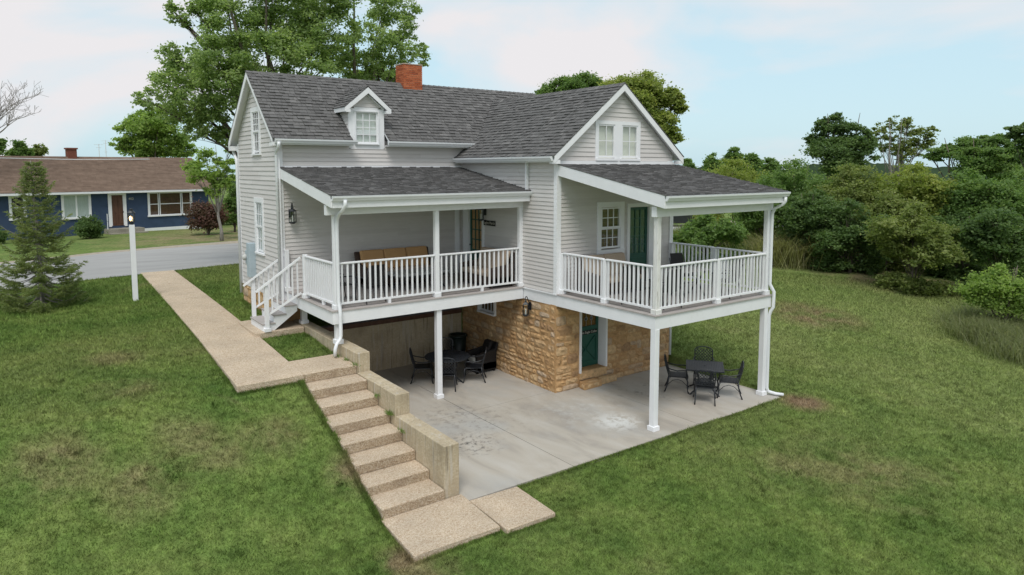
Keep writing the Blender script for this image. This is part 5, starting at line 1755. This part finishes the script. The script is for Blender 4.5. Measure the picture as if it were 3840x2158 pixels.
def Rp(x, y, d):
    return at(2560 + x / 2.011, 380 + y / 2.011, d)
def Rc(x, y, r_, d, w_=1., sq_=.85):
    p = Rp(x, y, d)
    R = r_ / 2.011 * d / 2640
    return (p.x, p.y, p.z, R, R, R * sq_, w_)
def bush(label, x0, x1, y0, y1, d, mat, n, seed, leaf=.15, name='bush', k=20, group='bushes of the thicket beyond the lawn', twigs=2, dens=1.):
    """a dense shrub seen between R-pixels x0..x1, y0..y1; many overlapping clumps over a dome"""
    r = random.Random(seed)
    w_ = (x1 - x0) / 2
    h = (y1 - y0)
    cl_ = []
    for q_ in range(k):
        a = r.uniform(-.8, .8)
        f = r.uniform(.08, .86) * (1 - .45 * abs(a))
        cl_.append(Rc((x0 + x1) / 2 + a * w_, y1 - f * h, r.uniform(.34, .50) * min(w_, h * .6), d + r.uniform(-1, 1) * w_ / 2.011 * d / 2640 * .7))
    cl_.append(Rc((x0 + x1) / 2, y0 + .2 * h, .36 * min(w_, h * .6), d))
    p = Rp((x0 + x1) / 2, y1, d)
    g = gz(p.x, p.y)
    # skirts down to the ground
    for q_ in range(9):
        a = -.85 + 1.7 * (q_ + r.random()) / 9
        c = Rc((x0 + x1) / 2 + a * w_, y1, .3 * w_, d + r.uniform(-.5, 1.2))
        cl_.append((c[0], c[1], gz(c[0], c[1]) + .5 * c[3] * r.uniform(.7, 1.8), c[3], c[4], c[5] * .9, .9))
    return plant(name, label, 'bush' if name != 'tree' else 'tree', (p.x, p.y, g), cl_, n, leaf, mat, seed, .05, 'bark', .3, group, 22, .2, twigs=twigs, stems=2)
TH = [('dark glossy bush filling the gap just beyond the side porch railing', -60, 430, 840, 1110, 36, 'leaf_mid', 15000, 51),
      ('tall yellowish bush peeping over the side porch roof', 160, 640, 430, 870, 46, 'leaf_light', 15000, 52),
      ('mid green bush beyond the porch gutter corner and downspout', 430, 830, 540, 1000, 42, 'leaf_mid', 15000, 53),
      ('deep green bush whose top stands left below the bare-trunked dark tree', 640, 1080, 420, 900, 45, 'leaf_mid', 15000, 54),
      ('shadowy bush rising straight behind the first clump of tall grass', 800, 1180, 640, 1080, 40, 'leaf_dark', 15000, 55),
      ('olive bush under the dark open-crowned tree', 1040, 1500, 450, 860, 44, 'leaf_olive', 16000, 56),
      ('dark hollow bush between the two clumps of tall grass', 1060, 1480, 720, 1180, 39, 'leaf_dark', 16000, 57),
      ('greyish olive bush above the second clump of tall grass', 1330, 1740, 640, 1060, 41, 'leaf_olive', 14000, 58),
      ('bright green bush below the utility pole', 1480, 1990, 470, 880, 44, 'leaf_light', 16000, 59),
      ('broad yellow-tipped bush bulging furthest onto the lawn', 1520, 1990, 770, 1200, 36, 'leaf_olive', 18000, 60),
      ('mid green bush under the flat-topped tree', 1900, 2400, 510, 930, 43, 'leaf_mid', 16000, 61),
      ('dark low bush in the recess right of the yellow-tipped bush', 1900, 2290, 820, 1190, 41, 'leaf_dark', 12000, 62),
      ('blue-green shadowed bush at the corner of the thicket above the lawn shrub', 2160, 2620, 780, 1200, 37, 'leaf_dark', 16000, 63),
      ('tall grey-green bush closing the thicket at the picture edge', 2330, 2760, 500, 980, 43, 'leaf_mid', 14000, 64)]
for lb, x0, x1, y0, y1, d, m_, n_, sd_ in TH:
    bush(lb, x0 - 40, x1 + 40, y0, y1, d, m_, int(n_ * 1.35), sd_)
# trees behind the thicket
dk = [(1150, 170, 90, 54), (1060, 200, 80, 54), (1240, 240, 100, 54), (1340, 260, 80, 54), (1000, 310, 80, 54), (1100, 380, 130, 53), (1240, 380, 140, 53), (1360, 380, 110, 54), (1170, 110, 40, 54), (960, 290, 45, 54), (1060, 150, 40, 54), (1400, 320, 60, 54), (1190, 450, 150, 53)]
p = Rp(1150, 700, 54)
plant('locust_tree', 'dark open-crowned tree standing above the olive bush', 'tree', (p.x, p.y, gz(p.x, p.y)), [Rc(a, b, c, d) for a, b, c, d in dk], 22000, .19, 'leaf_dark', 71, .2, nsub=14, sig=.2, twigs=5, stems=2, fork=.5)
ai = [(1480, 220, 60, 57), (1560, 260, 60, 57), (1640, 170, 70, 57), (1720, 220, 60, 57), (1800, 270, 80, 57), (1870, 230, 50, 57), (1650, 320, 70, 57), (1450, 300, 45, 57), (1770, 370, 80, 57), (1860, 330, 50, 57), (1560, 170, 45, 57), (1690, 150, 40, 57), (1540, 370, 60, 57), (1660, 400, 70, 57)]
p = Rp(1600, 700, 57)
plant('locust_tree', 'pale airy tree with see-through branches next to the utility pole', 'tree', (p.x, p.y, gz(p.x, p.y)), [Rc(a, b, c, d) for a, b, c, d in ai], 6500, .17, 'leaf_olive', 72, .15, 'barkgrey', nsub=14, sig=.16, twigs=10, stems=3, fork=.5)
fl = [(2020, 400, 90, 50), (2120, 330, 90, 50), (2220, 350, 110, 50), (2330, 300, 90, 50), (2440, 360, 100, 50), (2400, 290, 60, 50), (2150, 430, 110, 49), (2320, 430, 130, 49), (1900, 390, 60, 50), (2000, 340, 35, 50), (2470, 440, 100, 50), (1880, 430, 60, 50), (2230, 500, 120, 49), (2420, 530, 120, 49)]
p = Rp(2250, 750, 50)
plant('locust_tree', 'flat-topped tree with layered foliage behind the thicket', 'tree', (p.x, p.y, gz(p.x, p.y)), [Rc(a, b, c, d, 1, .6) for a, b, c, d in fl], 24000, .17, 'leaf_mid', 73, .2, nsub=14, sig=.2, twigs=5, stems=2, fork=.5)
pn = [(2520, 220, 60, 46), (2590, 200, 70, 46), (2490, 260, 40, 46), (2640, 280, 80, 46), (2560, 290, 50, 46), (2680, 380, 120, 46)]
p = Rp(2680, 750, 46)
plant('locust_tree', 'dark tree reaching one branch in over the flat-topped tree', 'tree', (p.x, p.y, gz(p.x, p.y)), [Rc(a, b, c, d, 1, .5) for a, b, c, d in pn], 9000, .16, 'leaf_dark', 74, .2, nsub=12, sig=.22, twigs=5, fork=.6)
for x0, x1, y0, d, lb, sd_ in ((120, 320, 400, 92, 'distant round-topped tree, first from the gable in the far row', 81), (300, 470, 350, 96, 'distant tree standing highest of the far row', 82),
                               (440, 610, 395, 94, 'distant tree right of the highest in the far row', 83), (570, 740, 425, 98, 'distant low tree at the end of the far row', 84), (-40, 110, 430, 110, 'distant dark tree peeping past the gable eave', 85)):
    xm, wr = (x0 + x1) / 2, (x1 - x0) / 2
    p = Rp(xm, 600, d)
    r = random.Random(sd_)
    cl_ = [Rc(xm + r.uniform(-.55, .55) * wr, y0 + wr * .5 + r.uniform(0, 1.5) * wr, wr * r.uniform(.4, .55), d, 1, 1) for _ in range(8)] + [Rc(xm, y0 + wr * .45, wr * .5, d, 1, 1)]
    plant('distant_tree', lb, 'tree', (p.x, p.y, gz(p.x, p.y)), cl_, 6500, .34, 'leaf_mid', sd_, .2, group='far row of trees', nsub=16, sig=.22)
# left edge: evergreen-ish trees behind the blue house and a bare tree
for cl_, d, lb, n_, sd_, m_ in (([(190, 1000, 60), (170, 1060, 60), (260, 1070, 60), (300, 1050, 40), (120, 1080, 40)], 72, 'small olive tree above the brown roof at the left, cone-topped', 5000, 91, 'leaf_mid'),
                                ([(400, 1040, 55), (450, 1030, 45), (360, 1070, 50), (430, 1080, 50)], 74, 'small sparse tree above the brown roof near its chimney', 2600, 92, 'leaf_olive'),
                                ([(-40, 960, 60), (10, 980, 40), (20, 950, 25), (-80, 1010, 80)], 60, 'leafy branch entering above the far end of the brown roof', 3000, 93, 'leaf_mid')):
    L_ = []
    for x, y, r_ in cl_:
        p = at(x / 2.862, 200 + y / 2.862, d)
        R = r_ / 2.862 * d / 2640
        L_.append((p.x, p.y, p.z, R, R, R, 1))
    plant('small_tree', lb, 'tree', (L_[0][0], L_[0][1], gz(L_[0][0], L_[0][1])), L_, n_, .2, m_, sd_, .12, nsub=12, sig=.22, twigs=4)
p = at(-175, 900, 52)
bt = thing('bare_tree', 'leafless grey tree with fine branches at the left edge', 'tree', (p.x, p.y, gz(p.x, p.y)))
m_ = MB()
rb2 = random.Random(77)
def limb(a, d, L_, r_, lev):
    pts = [a]
    dd = d.copy()
    for k in range(4):
        dd = (dd + Vector((rb2.uniform(-1, 1), rb2.uniform(-1, 1), rb2.uniform(-.5, .8))) * .16).normalized()
        pts.append(pts[-1] + dd * L_ / 4)
    m_.tube(pts, [max(.008, r_ * (1 - .2 * k)) for k in range(5)], 5, rb2.random())
    if lev <= 0:
        return
    for k in range(4 if lev > 1 else 3):
        s_ = pts[rb2.choice((1, 2, 3, 4, 4))]
        side = Vector((rb2.uniform(-1, 1), rb2.uniform(-1, 1), rb2.uniform(-.2, .8))).normalized()
        limb(s_, (dd * .75 + side * .75).normalized(), L_ * rb2.uniform(.5, .68), r_ * .5, lev - 1)
limb(Vector((p.x, p.y, gz(p.x, p.y) - .2)), Vector((.05, 0, 1)), 4.5, .2, 0)
top_ = Vector((p.x + .2, p.y, gz(p.x, p.y) + 4.2))
for a in (0.2, .75, 1.3, 2.2, -.5):
    limb(top_, Vector((math.cos(a - .4) * .75, math.sin(a - .4) * .5, .7)).normalized(), 3.1, .09, 4)
obj('trunk', m_, 'barkgrey', bt)

# shrubs at the blue house
def hshrub(label, name, Hx0, Hx1, Hy0, Hy1, d, mat, n, seed, leaf, k=10):
    r = random.Random(seed)
    cl_ = []
    for q_ in range(k):
        a, f = r.uniform(-.65, .65), r.uniform(.2, .8)
        p = at(((Hx0 + Hx1) / 2 + a * (Hx1 - Hx0) / 2) / 2.069, 480 + (Hy1 - f * (Hy1 - Hy0)) / 2.069, d + r.uniform(-.4, .4))
        R = (Hx1 - Hx0) / 2 * .42 / 2.069 * d / 2640
        cl_.append((p.x, p.y, p.z, R, R, R, 1))
    p = at((Hx0 + Hx1) / 2 / 2.069, 480 + Hy1 / 2.069, d)
    return plant(name, label, 'bush', (p.x, p.y, gz(p.x, p.y)), cl_, n, leaf, mat, seed, .05, fork=.2, nsub=14, sig=.26, stems=2)
hshrub('clipped dark green shrub beside the stoop of the blue house', 'clipped_shrub', 585, 800, 680, 850, 48.5, 'leaf_dark', 9000, 101, .11, 14)
hshrub('dark shrub under the far left window of the blue house', 'clipped_shrub', -110, 55, 790, 905, 48, 'leaf_dark', 4000, 102, .11)
hshrub('dark reddish shrub at the right end of the blue house', 'red_shrub', 1450, 1760, 580, 790, 48, 'leaf_red', 9000, 103, .13, 16)
hshrub('dark green upright shrub between the reddish shrub and the farmhouse', 'upright_shrub', 1730, 1900, 380, 790, 50, 'leaf_mid', 9000, 104, .14, 18)
hshrub('mid green bush filling the gap behind the farmhouse corner', 'upright_shrub', 1640, 1960, 470, 780, 58, 'leaf_mid', 8000, 105, .16, 16)

# shrub and long grass at the right
def tall_grass(name, label, cat, pts, n, h, spread, mat, seed, bend=.5, wdt=.012):
    """arching blades rising from around the given plan points"""
    rg = np.random.default_rng(seed)
    C = np.array([(x, y) for x, y in pts])
    k = rg.integers(0, len(C), n)
    xy = C[k] + rg.normal(size=(n, 2)) * spread
    z = ground(xy[:, 0], xy[:, 1])
    H_ = h * rg.uniform(.45, 1.1, n)
    a = rg.uniform(0, 2 * np.pi, n)
    dr = np.stack([np.cos(a), np.sin(a), np.zeros(n)], 1)
    sd_ = np.stack([-np.sin(a), np.cos(a), np.zeros(n)], 1)
    b0 = np.column_stack([xy, z - .03])
    bd_ = (H_ * bend * rg.uniform(.2, 1.2, n))[:, None]
    up_ = np.array([0, 0, 1.0])
    p1 = b0 + up_ * (H_ * .6)[:, None] + dr * bd_ * .38
    p2 = b0 + up_ * (H_ * rg.uniform(.5, .95, n))[:, None] + dr * bd_ * 1.0
    w_ = wdt * rg.uniform(.6, 1.4, n)[:, None]
    V = np.stack([b0 - sd_ * w_, b0 + sd_ * w_, p1 + sd_ * w_ * .8, p1 - sd_ * w_ * .8, p2 + sd_ * w_ * .15, p2 - sd_ * w_ * .15], 1).reshape(-1, 3)
    i0 = np.arange(n)[:, None] * 6
    F = np.concatenate([i0 + np.array([[0, 1, 2, 3]]), i0 + np.array([[3, 2, 4, 5]])])
    tn = np.tile(rg.normal(.5, .22, n), 2)
    t_ = thing(name, label, cat, (C[0][0], C[0][1], gz(*C[0])))
    obj('blades', fastmesh(name, V, F, np.clip(tn, 0, 1)), mat, t_)
def RG(x, y, z=1.0):
    p = on_z(2560 + x / 2.011, 380 + y / 2.011, z)
    return (p.x, p.y)
tall_grass('tall_grass_clump', 'first clump of tall arching grass beyond the side porch post', 'tall grass', [RG(720, 1215), RG(800, 1210), RG(880, 1205), RG(960, 1210), RG(1050, 1215), RG(860, 1190), RG(760, 1190), RG(980, 1190)], 10000, 2.0, .7, 'straw', 111, 1.1, .014)
tall_grass('tall_grass_clump', 'second clump of tall grass set back in the dark of the thicket', 'tall grass', [RG(1420, 1175), RG(1480, 1170), RG(1540, 1175)], 4500, 2.3, .55, 'straw', 112, .7, .016)
tall_grass('tall_grass_clump', 'long grass at the foot of the dark bush behind the porch railing', 'tall grass', [RG(20, 1090, 1.2), RG(120, 1100, 1.2), RG(-80, 1080, 1.2)], 2600, 1.4, .7, 'leaf_olive', 113, .6, .02)
def FP(x, y, z):
    p = on_z(x * 3840 / 2576, y * 3840 / 2576, z)
    return (p.x, p.y)
sh = []
r = random.Random(8)
for x, y, R in ((2450, 735, .5), (2490, 715, .62), (2530, 722, .66), (2575, 735, .6), (2610, 735, .7), (2470, 750, .45), (2520, 760, .5), (2570, 765, .5), (2500, 690, .3), (2515, 672, .18), (2640, 750, .6)):
    p = at(x * 3840 / 2576, y * 3840 / 2576, 31.5)
    sh.append((p.x, p.y, p.z, R, R, R * .8, 1))
p = at(2520 * 3840 / 2576, 800 * 3840 / 2576, 31.5)
plant('wild_shrub', 'bright green wild shrub on the lawn at the right edge', 'bush', (p.x, p.y, gz(p.x, p.y)), sh, 15000, .11, 'leaf_bright', 114, .05, fork=.2, nsub=12, sig=.34, stems=3, twigs=3)
tall_grass('wild_grass', 'pale wispy wild grass in front of the bright green lawn shrub', 'tall grass', [FP(2490, 845, .0), FP(2520, 850, 0), FP(2545, 860, 0), FP(2580, 865, 0), FP(2620, 875, 0), FP(2480, 825, 0), FP(2520, 830, 0), FP(2570, 840, 0), FP(2620, 850, 0), FP(2600, 890, 0)], 22000, .95, .55, 'weedgrass', 115, 1.2, .007)

# ------------------------------------------------------------------ spruce by the road
sx, sy = -11.18, 11.46
sz = gz(sx, sy)
spr = thing('spruce_tree', 'thin young spruce tree on the lawn by the road', 'tree', (sx, sy, sz))
rg = np.random.default_rng(121)
rs = random.Random(121)
tk = MB().tube([(sx, sy, sz - .1), (sx + .03, sy, sz + 1.2), (sx - .02, sy + .02, sz + 2.8), (sx - .05, sy, 6.38)], [.085, .06, .04, .008], 8)
PP, AA, TT = [], [], []
z = sz + .18
while z < 6.25:
    f = (z - sz) / (6.38 - sz)
    Rr = 1.42 * (1 - f) ** .78 * (1 - .22 * math.exp(-((f - .02) / .05) ** 2)) + .07
    nb = rs.randint(5, 7)
    a0 = rs.uniform(0, 6.28)
    for k in range(nb):
        a = a0 + 2 * math.pi * k / nb + rs.uniform(-.3, .3)
        L_ = Rr * rs.uniform(.65, 1.12)
        d = Vector((math.cos(a), math.sin(a), 0))
        rise = .55 if f > .75 else (.12 if f > .4 else -.12)
        pts = [Vector((sx, sy, z)) + d * (L_ * q_ / 4) + Vector((0, 0, L_ * (rise * q_ / 4 - .22 * math.sin(math.pi * q_ / 4) + .10 * (q_ / 4) ** 2))) for q_ in range(5)]
        tk.tube(pts, [.014, .012, .009, .007, .004], 4, rs.random())
        side = Vector((-d.y, d.x, 0))
        tonb = rs.gauss(.5, .15)
        start = .22 if f > .3 else .45
        for q_ in range(int(10 * L_) + 4):
            u = start + (1 - start) * (q_ + rs.random()) / (int(10 * L_) + 4)
            i0 = min(3, int(u * 4))
            c = pts[i0].lerp(pts[i0 + 1], u * 4 - i0)
            for sg in (-1, 1):
                tl = L_ * .38 * (1.12 - u) * rs.uniform(.5, 1.1) + .07
                tw = (d * .75 + side * sg * .9 + Vector((0, 0, rs.uniform(-.35, .1)))).normalized()
                if rs.random() < .2:
                    continue
                m_n = int(tl / .016) + 3
                for s_ in range(m_n):
                    PP.append(c + tw * (tl * s_ / m_n))
                    AA.append((tw * .8 + Vector((rs.gauss(0, .6), rs.gauss(0, .6), rs.gauss(0.1, .5)))).normalized())
                    TT.append(tonb + rs.gauss(0, .15))
    z += .12 + .05 * rs.random()
obj('trunk', tk, 'barkgrey', spr, smooth=True)
P_ = np.array(PP); A_ = np.array(AA)
n = len(P_)
q_ = rg.normal(size=(n, 3))
s_ = np.cross(A_, q_)
s_ /= np.linalg.norm(s_, axis=1)[:, None]
L_ = rg.uniform(.055, .10, n)[:, None]
V = np.stack([P_ - s_ * .012, P_ + s_ * .012, P_ + A_ * L_], 1).reshape(-1, 3)
obj('crown', fastmesh('crown', V, np.arange(3 * n).reshape(n, 3), np.clip(TT, 0, 1)), 'needle', spr)

# ------------------------------------------------------------------ lawn blades near the viewer
rg = np.random.default_rng(5)
def blocked(x, y):
    pat = (x > -5.6) & (x < 4.66) & (y > -3.8) & (y < 8.9)
    stairs_ = (x > -6.87) & (x < -5.2) & (y > -3.6) & (y < 1.62)
    pad = (x > -6.88) & (x < -5.3) & (y > 3.86) & (y < 5.6)
    slab_ = (x > -6.92) & (x < -5.2) & (y > -4.87) & (y < -3.4)
    slab2 = (x > -5.3) & (x < -4.16) & (y > -5.05) & (y < -3.4)
    wlk = (x > xl(y)) & (x < xr(y)) & (y > .42) & (y < 16.4)
    road_ = y > 15.9 + .25 * (x + 8)
    return pat | stairs_ | pad | slab_ | slab2 | wlk | road_
N_ = 860000
# cast evenly over the visible slope: distance drawn so that nearer turf is denser
ang = rg.uniform(math.radians(YAW - 64), math.radians(YAW + 62), N_ * 2)
dist = 7.5 + 30 * rg.uniform(0, 1, N_ * 2) ** 1.35
x, y = CAM.x + np.sin(ang) * dist, CAM.y + np.cos(ang) * dist
ok = ~blocked(x, y)
x, y, dist = x[ok][:N_], y[ok][:N_], dist[ok][:N_]
n = len(x)
z = ground(x, y)
sc = (dist / 13) ** .7
H_ = rg.uniform(.028, .062, n) * sc
a = rg.uniform(0, 2 * np.pi, n)
W_ = rg.uniform(.006, .011, n) * sc
ln = rg.uniform(.3, 1.1, n) * H_
b = rg.uniform(0, 2 * np.pi, n)
B0 = np.column_stack([x, y, z - .006])
sd2 = np.column_stack([np.cos(a), np.sin(a), np.zeros(n)]) * W_[:, None]
tip = B0 + np.column_stack([np.cos(b) * ln, np.sin(b) * ln, H_ + .006])
V = np.stack([B0 - sd2, B0 + sd2, tip], 1).reshape(-1, 3)
tuft = .5 + .5 * np.sin(x * 3.1 + 1.7 * np.sin(y * 2.3)) * np.sin(y * 2.7 + 1.3 * np.sin(x * 1.9))
obj('lawn_grass', fastmesh('lawn_grass', V, np.arange(3 * n).reshape(n, 3), np.clip(rg.normal(.45, .2, n) + .1 * (tuft - .5), 0, 1)), 'grassblade', kind='stuff')
# longer fringes where the mower cannot reach: along slabs, walk, stairs and walls
def fringe(p, q, n, side, h, rg=rg):
    t_ = rg.uniform(0, 1, n)
    d = np.array(q, float) - np.array(p, float)
    nn = np.array([-d[1], d[0]]) / np.hypot(*d) * side
    o_ = rg.normal(.02, .022, n) + .03 * np.sin(t_ * np.hypot(*d) * 2.1 + rg.uniform(0, 6))
    xy = np.array(p) + d * t_[:, None] + nn * o_[:, None]
    return np.column_stack([xy, ground(xy[:, 0] + nn[0] * .05, xy[:, 1] + nn[1] * .05)]), np.full(n, h)
FR_ = [((-6.85, -3.5), (-6.84, .42), 5200, 1, .10), ((4.7, -3.87), (-4.15, -3.80), 7500, 1, .055), ((-5.3, -4.92), (-6.93, -4.86), 1500, 1, .06), ((-4.2, -5.08), (-5.25, -5.05), 900, 1, .05),
       ((-4.15, -3.83), (-4.2, -5.06), 900, 1, .05), ((-6.94, -4.84), (-6.87, -3.5), 1300, 1, .07), ((-8.21, .42), (-7.8, 16), 9000, 1, .055), ((-6.58, 16), (-6.8, 5.7), 4500, 1, .055),
       ((-6.8, .42), (-8.21, .42), 1500, 1, .09), ((-6.79, 3.85), (-6.8, 1.66), 1200, 1, .05), ((-5.6, 1.66), (-6.78, 1.66), 800, -1, .05), ((-5.62, 3.8), (-5.62, 1.7), 1200, -1, .06), ((-5.95, 5.6), (-5.95, 8.8), 1800, 1, .09), ((4.72, 1.0), (4.75, -3.87), 3500, 1, .07)]
PB, HB = zip(*[fringe(*f) for f in FR_])
PB, HB = np.concatenate(PB), np.concatenate(HB)
n2 = len(PB)
H2 = HB * rg.uniform(.5, 1.25, n2)
a2, b2 = rg.uniform(0, 2 * np.pi, n2), rg.uniform(0, 2 * np.pi, n2)
PB[:, 2] -= .01
s2 = np.column_stack([np.cos(a2), np.sin(a2), np.zeros(n2)]) * rg.uniform(.005, .009, n2)[:, None]
tp2 = PB + np.column_stack([np.cos(b2) * H2 * .6, np.sin(b2) * H2 * .6, H2])
obj('edge_grass', fastmesh('edge_grass', np.stack([PB - s2, PB + s2, tp2], 1).reshape(-1, 3), np.arange(3 * n2).reshape(n2, 3), np.clip(rg.normal(.4, .25, n2), 0, 1)), 'grassblade', kind='stuff')
# coarse tufts and clover standing above the mown turf
nt_ = 1500
tx, ty = rg.uniform(-16, 14, nt_ * 3), rg.uniform(-13, 12, nt_ * 3)
okt = ~blocked(tx, ty) & (np.hypot(tx - CAM.x, ty - CAM.y) > 7)
tx, ty = tx[okt][:nt_], ty[okt][:nt_]
k = np.repeat(np.arange(len(tx)), 26)
x3, y3 = tx[k] + rg.normal(0, .06, len(k)), ty[k] + rg.normal(0, .06, len(k))
P3 = np.column_stack([x3, y3, ground(x3, y3)])
H3 = rg.uniform(.04, .11, len(k)) * rg.uniform(.6, 1.3, len(tx))[k]
a3, b3 = rg.uniform(0, 2 * np.pi, len(k)), rg.uniform(0, 2 * np.pi, len(k))
s3 = np.column_stack([np.cos(a3), np.sin(a3), np.zeros(len(k))]) * rg.uniform(.006, .011, len(k))[:, None]
t3 = P3 + np.column_stack([np.cos(b3) * H3 * .7, np.sin(b3) * H3 * .7, H3])
obj('grass_tufts', fastmesh('grass_tufts', np.stack([P3 - s3, P3 + s3, t3], 1).reshape(-1, 3), np.arange(3 * len(k)).reshape(-1, 3), np.clip(rg.normal(.3, .25, len(tx))[k], 0, 1)), 'grassblade', kind='stuff')
# weeds in the cracks of the stairs and walls
wd = [(-5.62, -1.32, 1.03), (-5.62, -1.3, 1.02), (-5.60, -1.87, .81), (-5.62, -.72, 1.24), (-5.60, .46, 1.65), (-5.66, 1.35, 1.66), (-5.60, .9, 1.66), (-5.6, -1.36, 1.02)]
V, F, T_ = [], [], []
rw_ = random.Random(3)
for cx_, cy_, cz2 in wd:
    for k in range(34):
        p0 = Vector((cx_ + rw_.gauss(0, .035), cy_ + rw_.gauss(0, .07), cz2 - .01))
        a = rw_.uniform(0, 6.28)
        tp = p0 + Vector((math.cos(a) * .06 - .02, math.sin(a) * .06, rw_.uniform(.03, .11)))
        q_ = Vector((-math.sin(a), math.cos(a), 0)) * .007
        i0 = len(V)
        V += [p0 - q_, p0 + q_, tp]
        F.append((i0, i0 + 1, i0 + 2))
        T_.append(rw_.random())
obj('weeds', fastmesh('weeds', np.array(V), np.array(F), np.array(T_)), 'leaf_mid', kind='stuff')

# ------------------------------------------------------------------ distance: woods and hills
def ridge_band(name, az0, az1, d0, d1, crest, mat, seed, kind='structure', amp=.35):
    """a wooded ridge: rises from d0 to its crest at d1"""
    rg = np.random.default_rng(seed)
    n = int((az1 - az0) * 6)
    A = np.radians(np.linspace(az0, az1, n))
    cr_ = np.interp(np.degrees(A), *zip(*crest)) + np.convolve(rg.normal(0, 1, n + 8), np.ones(9) / 3, 'valid')[:n] * amp
    rows = []
    for f in np.linspace(0, 1, 7):
        D = d0 + (d1 - d0) * f
        rows.append(np.column_stack([CAM.x + np.sin(A) * D, CAM.y + np.cos(A) * D, -40 + (cr_ + 40) * math.sin(f * math.pi / 2)]))
    D = d1 + (d1 - d0) * .6
    rows.append(np.column_stack([CAM.x + np.sin(A) * D, CAM.y + np.cos(A) * D, cr_ * 0 - 40]))
    V = np.concatenate(rows)
    F = [(i_ * n + j, i_ * n + j + 1, (i_ + 1) * n + j + 1, (i_ + 1) * n + j) for i_ in range(7) for j in range(n - 1)]
    me = fastmesh(name, V, np.array(F), np.full(len(F), .5))
    me.shade_smooth()
    obj(name, me, mat, kind=kind)
ridge_band('far_wood', -40, 110, 330, 520, [(-40, 0), (0, -2), (18, -2.5), (32, 5), (60, 8), (110, 9)], 'hills', 1, 'stuff', .9)
ridge_band('far_hills', -60, 130, 1500, 2600, [(-60, 10), (0, -12), (12, -10), (40, -8), (70, 2), (130, 20)], 'hills', 2, 'structure', 4)
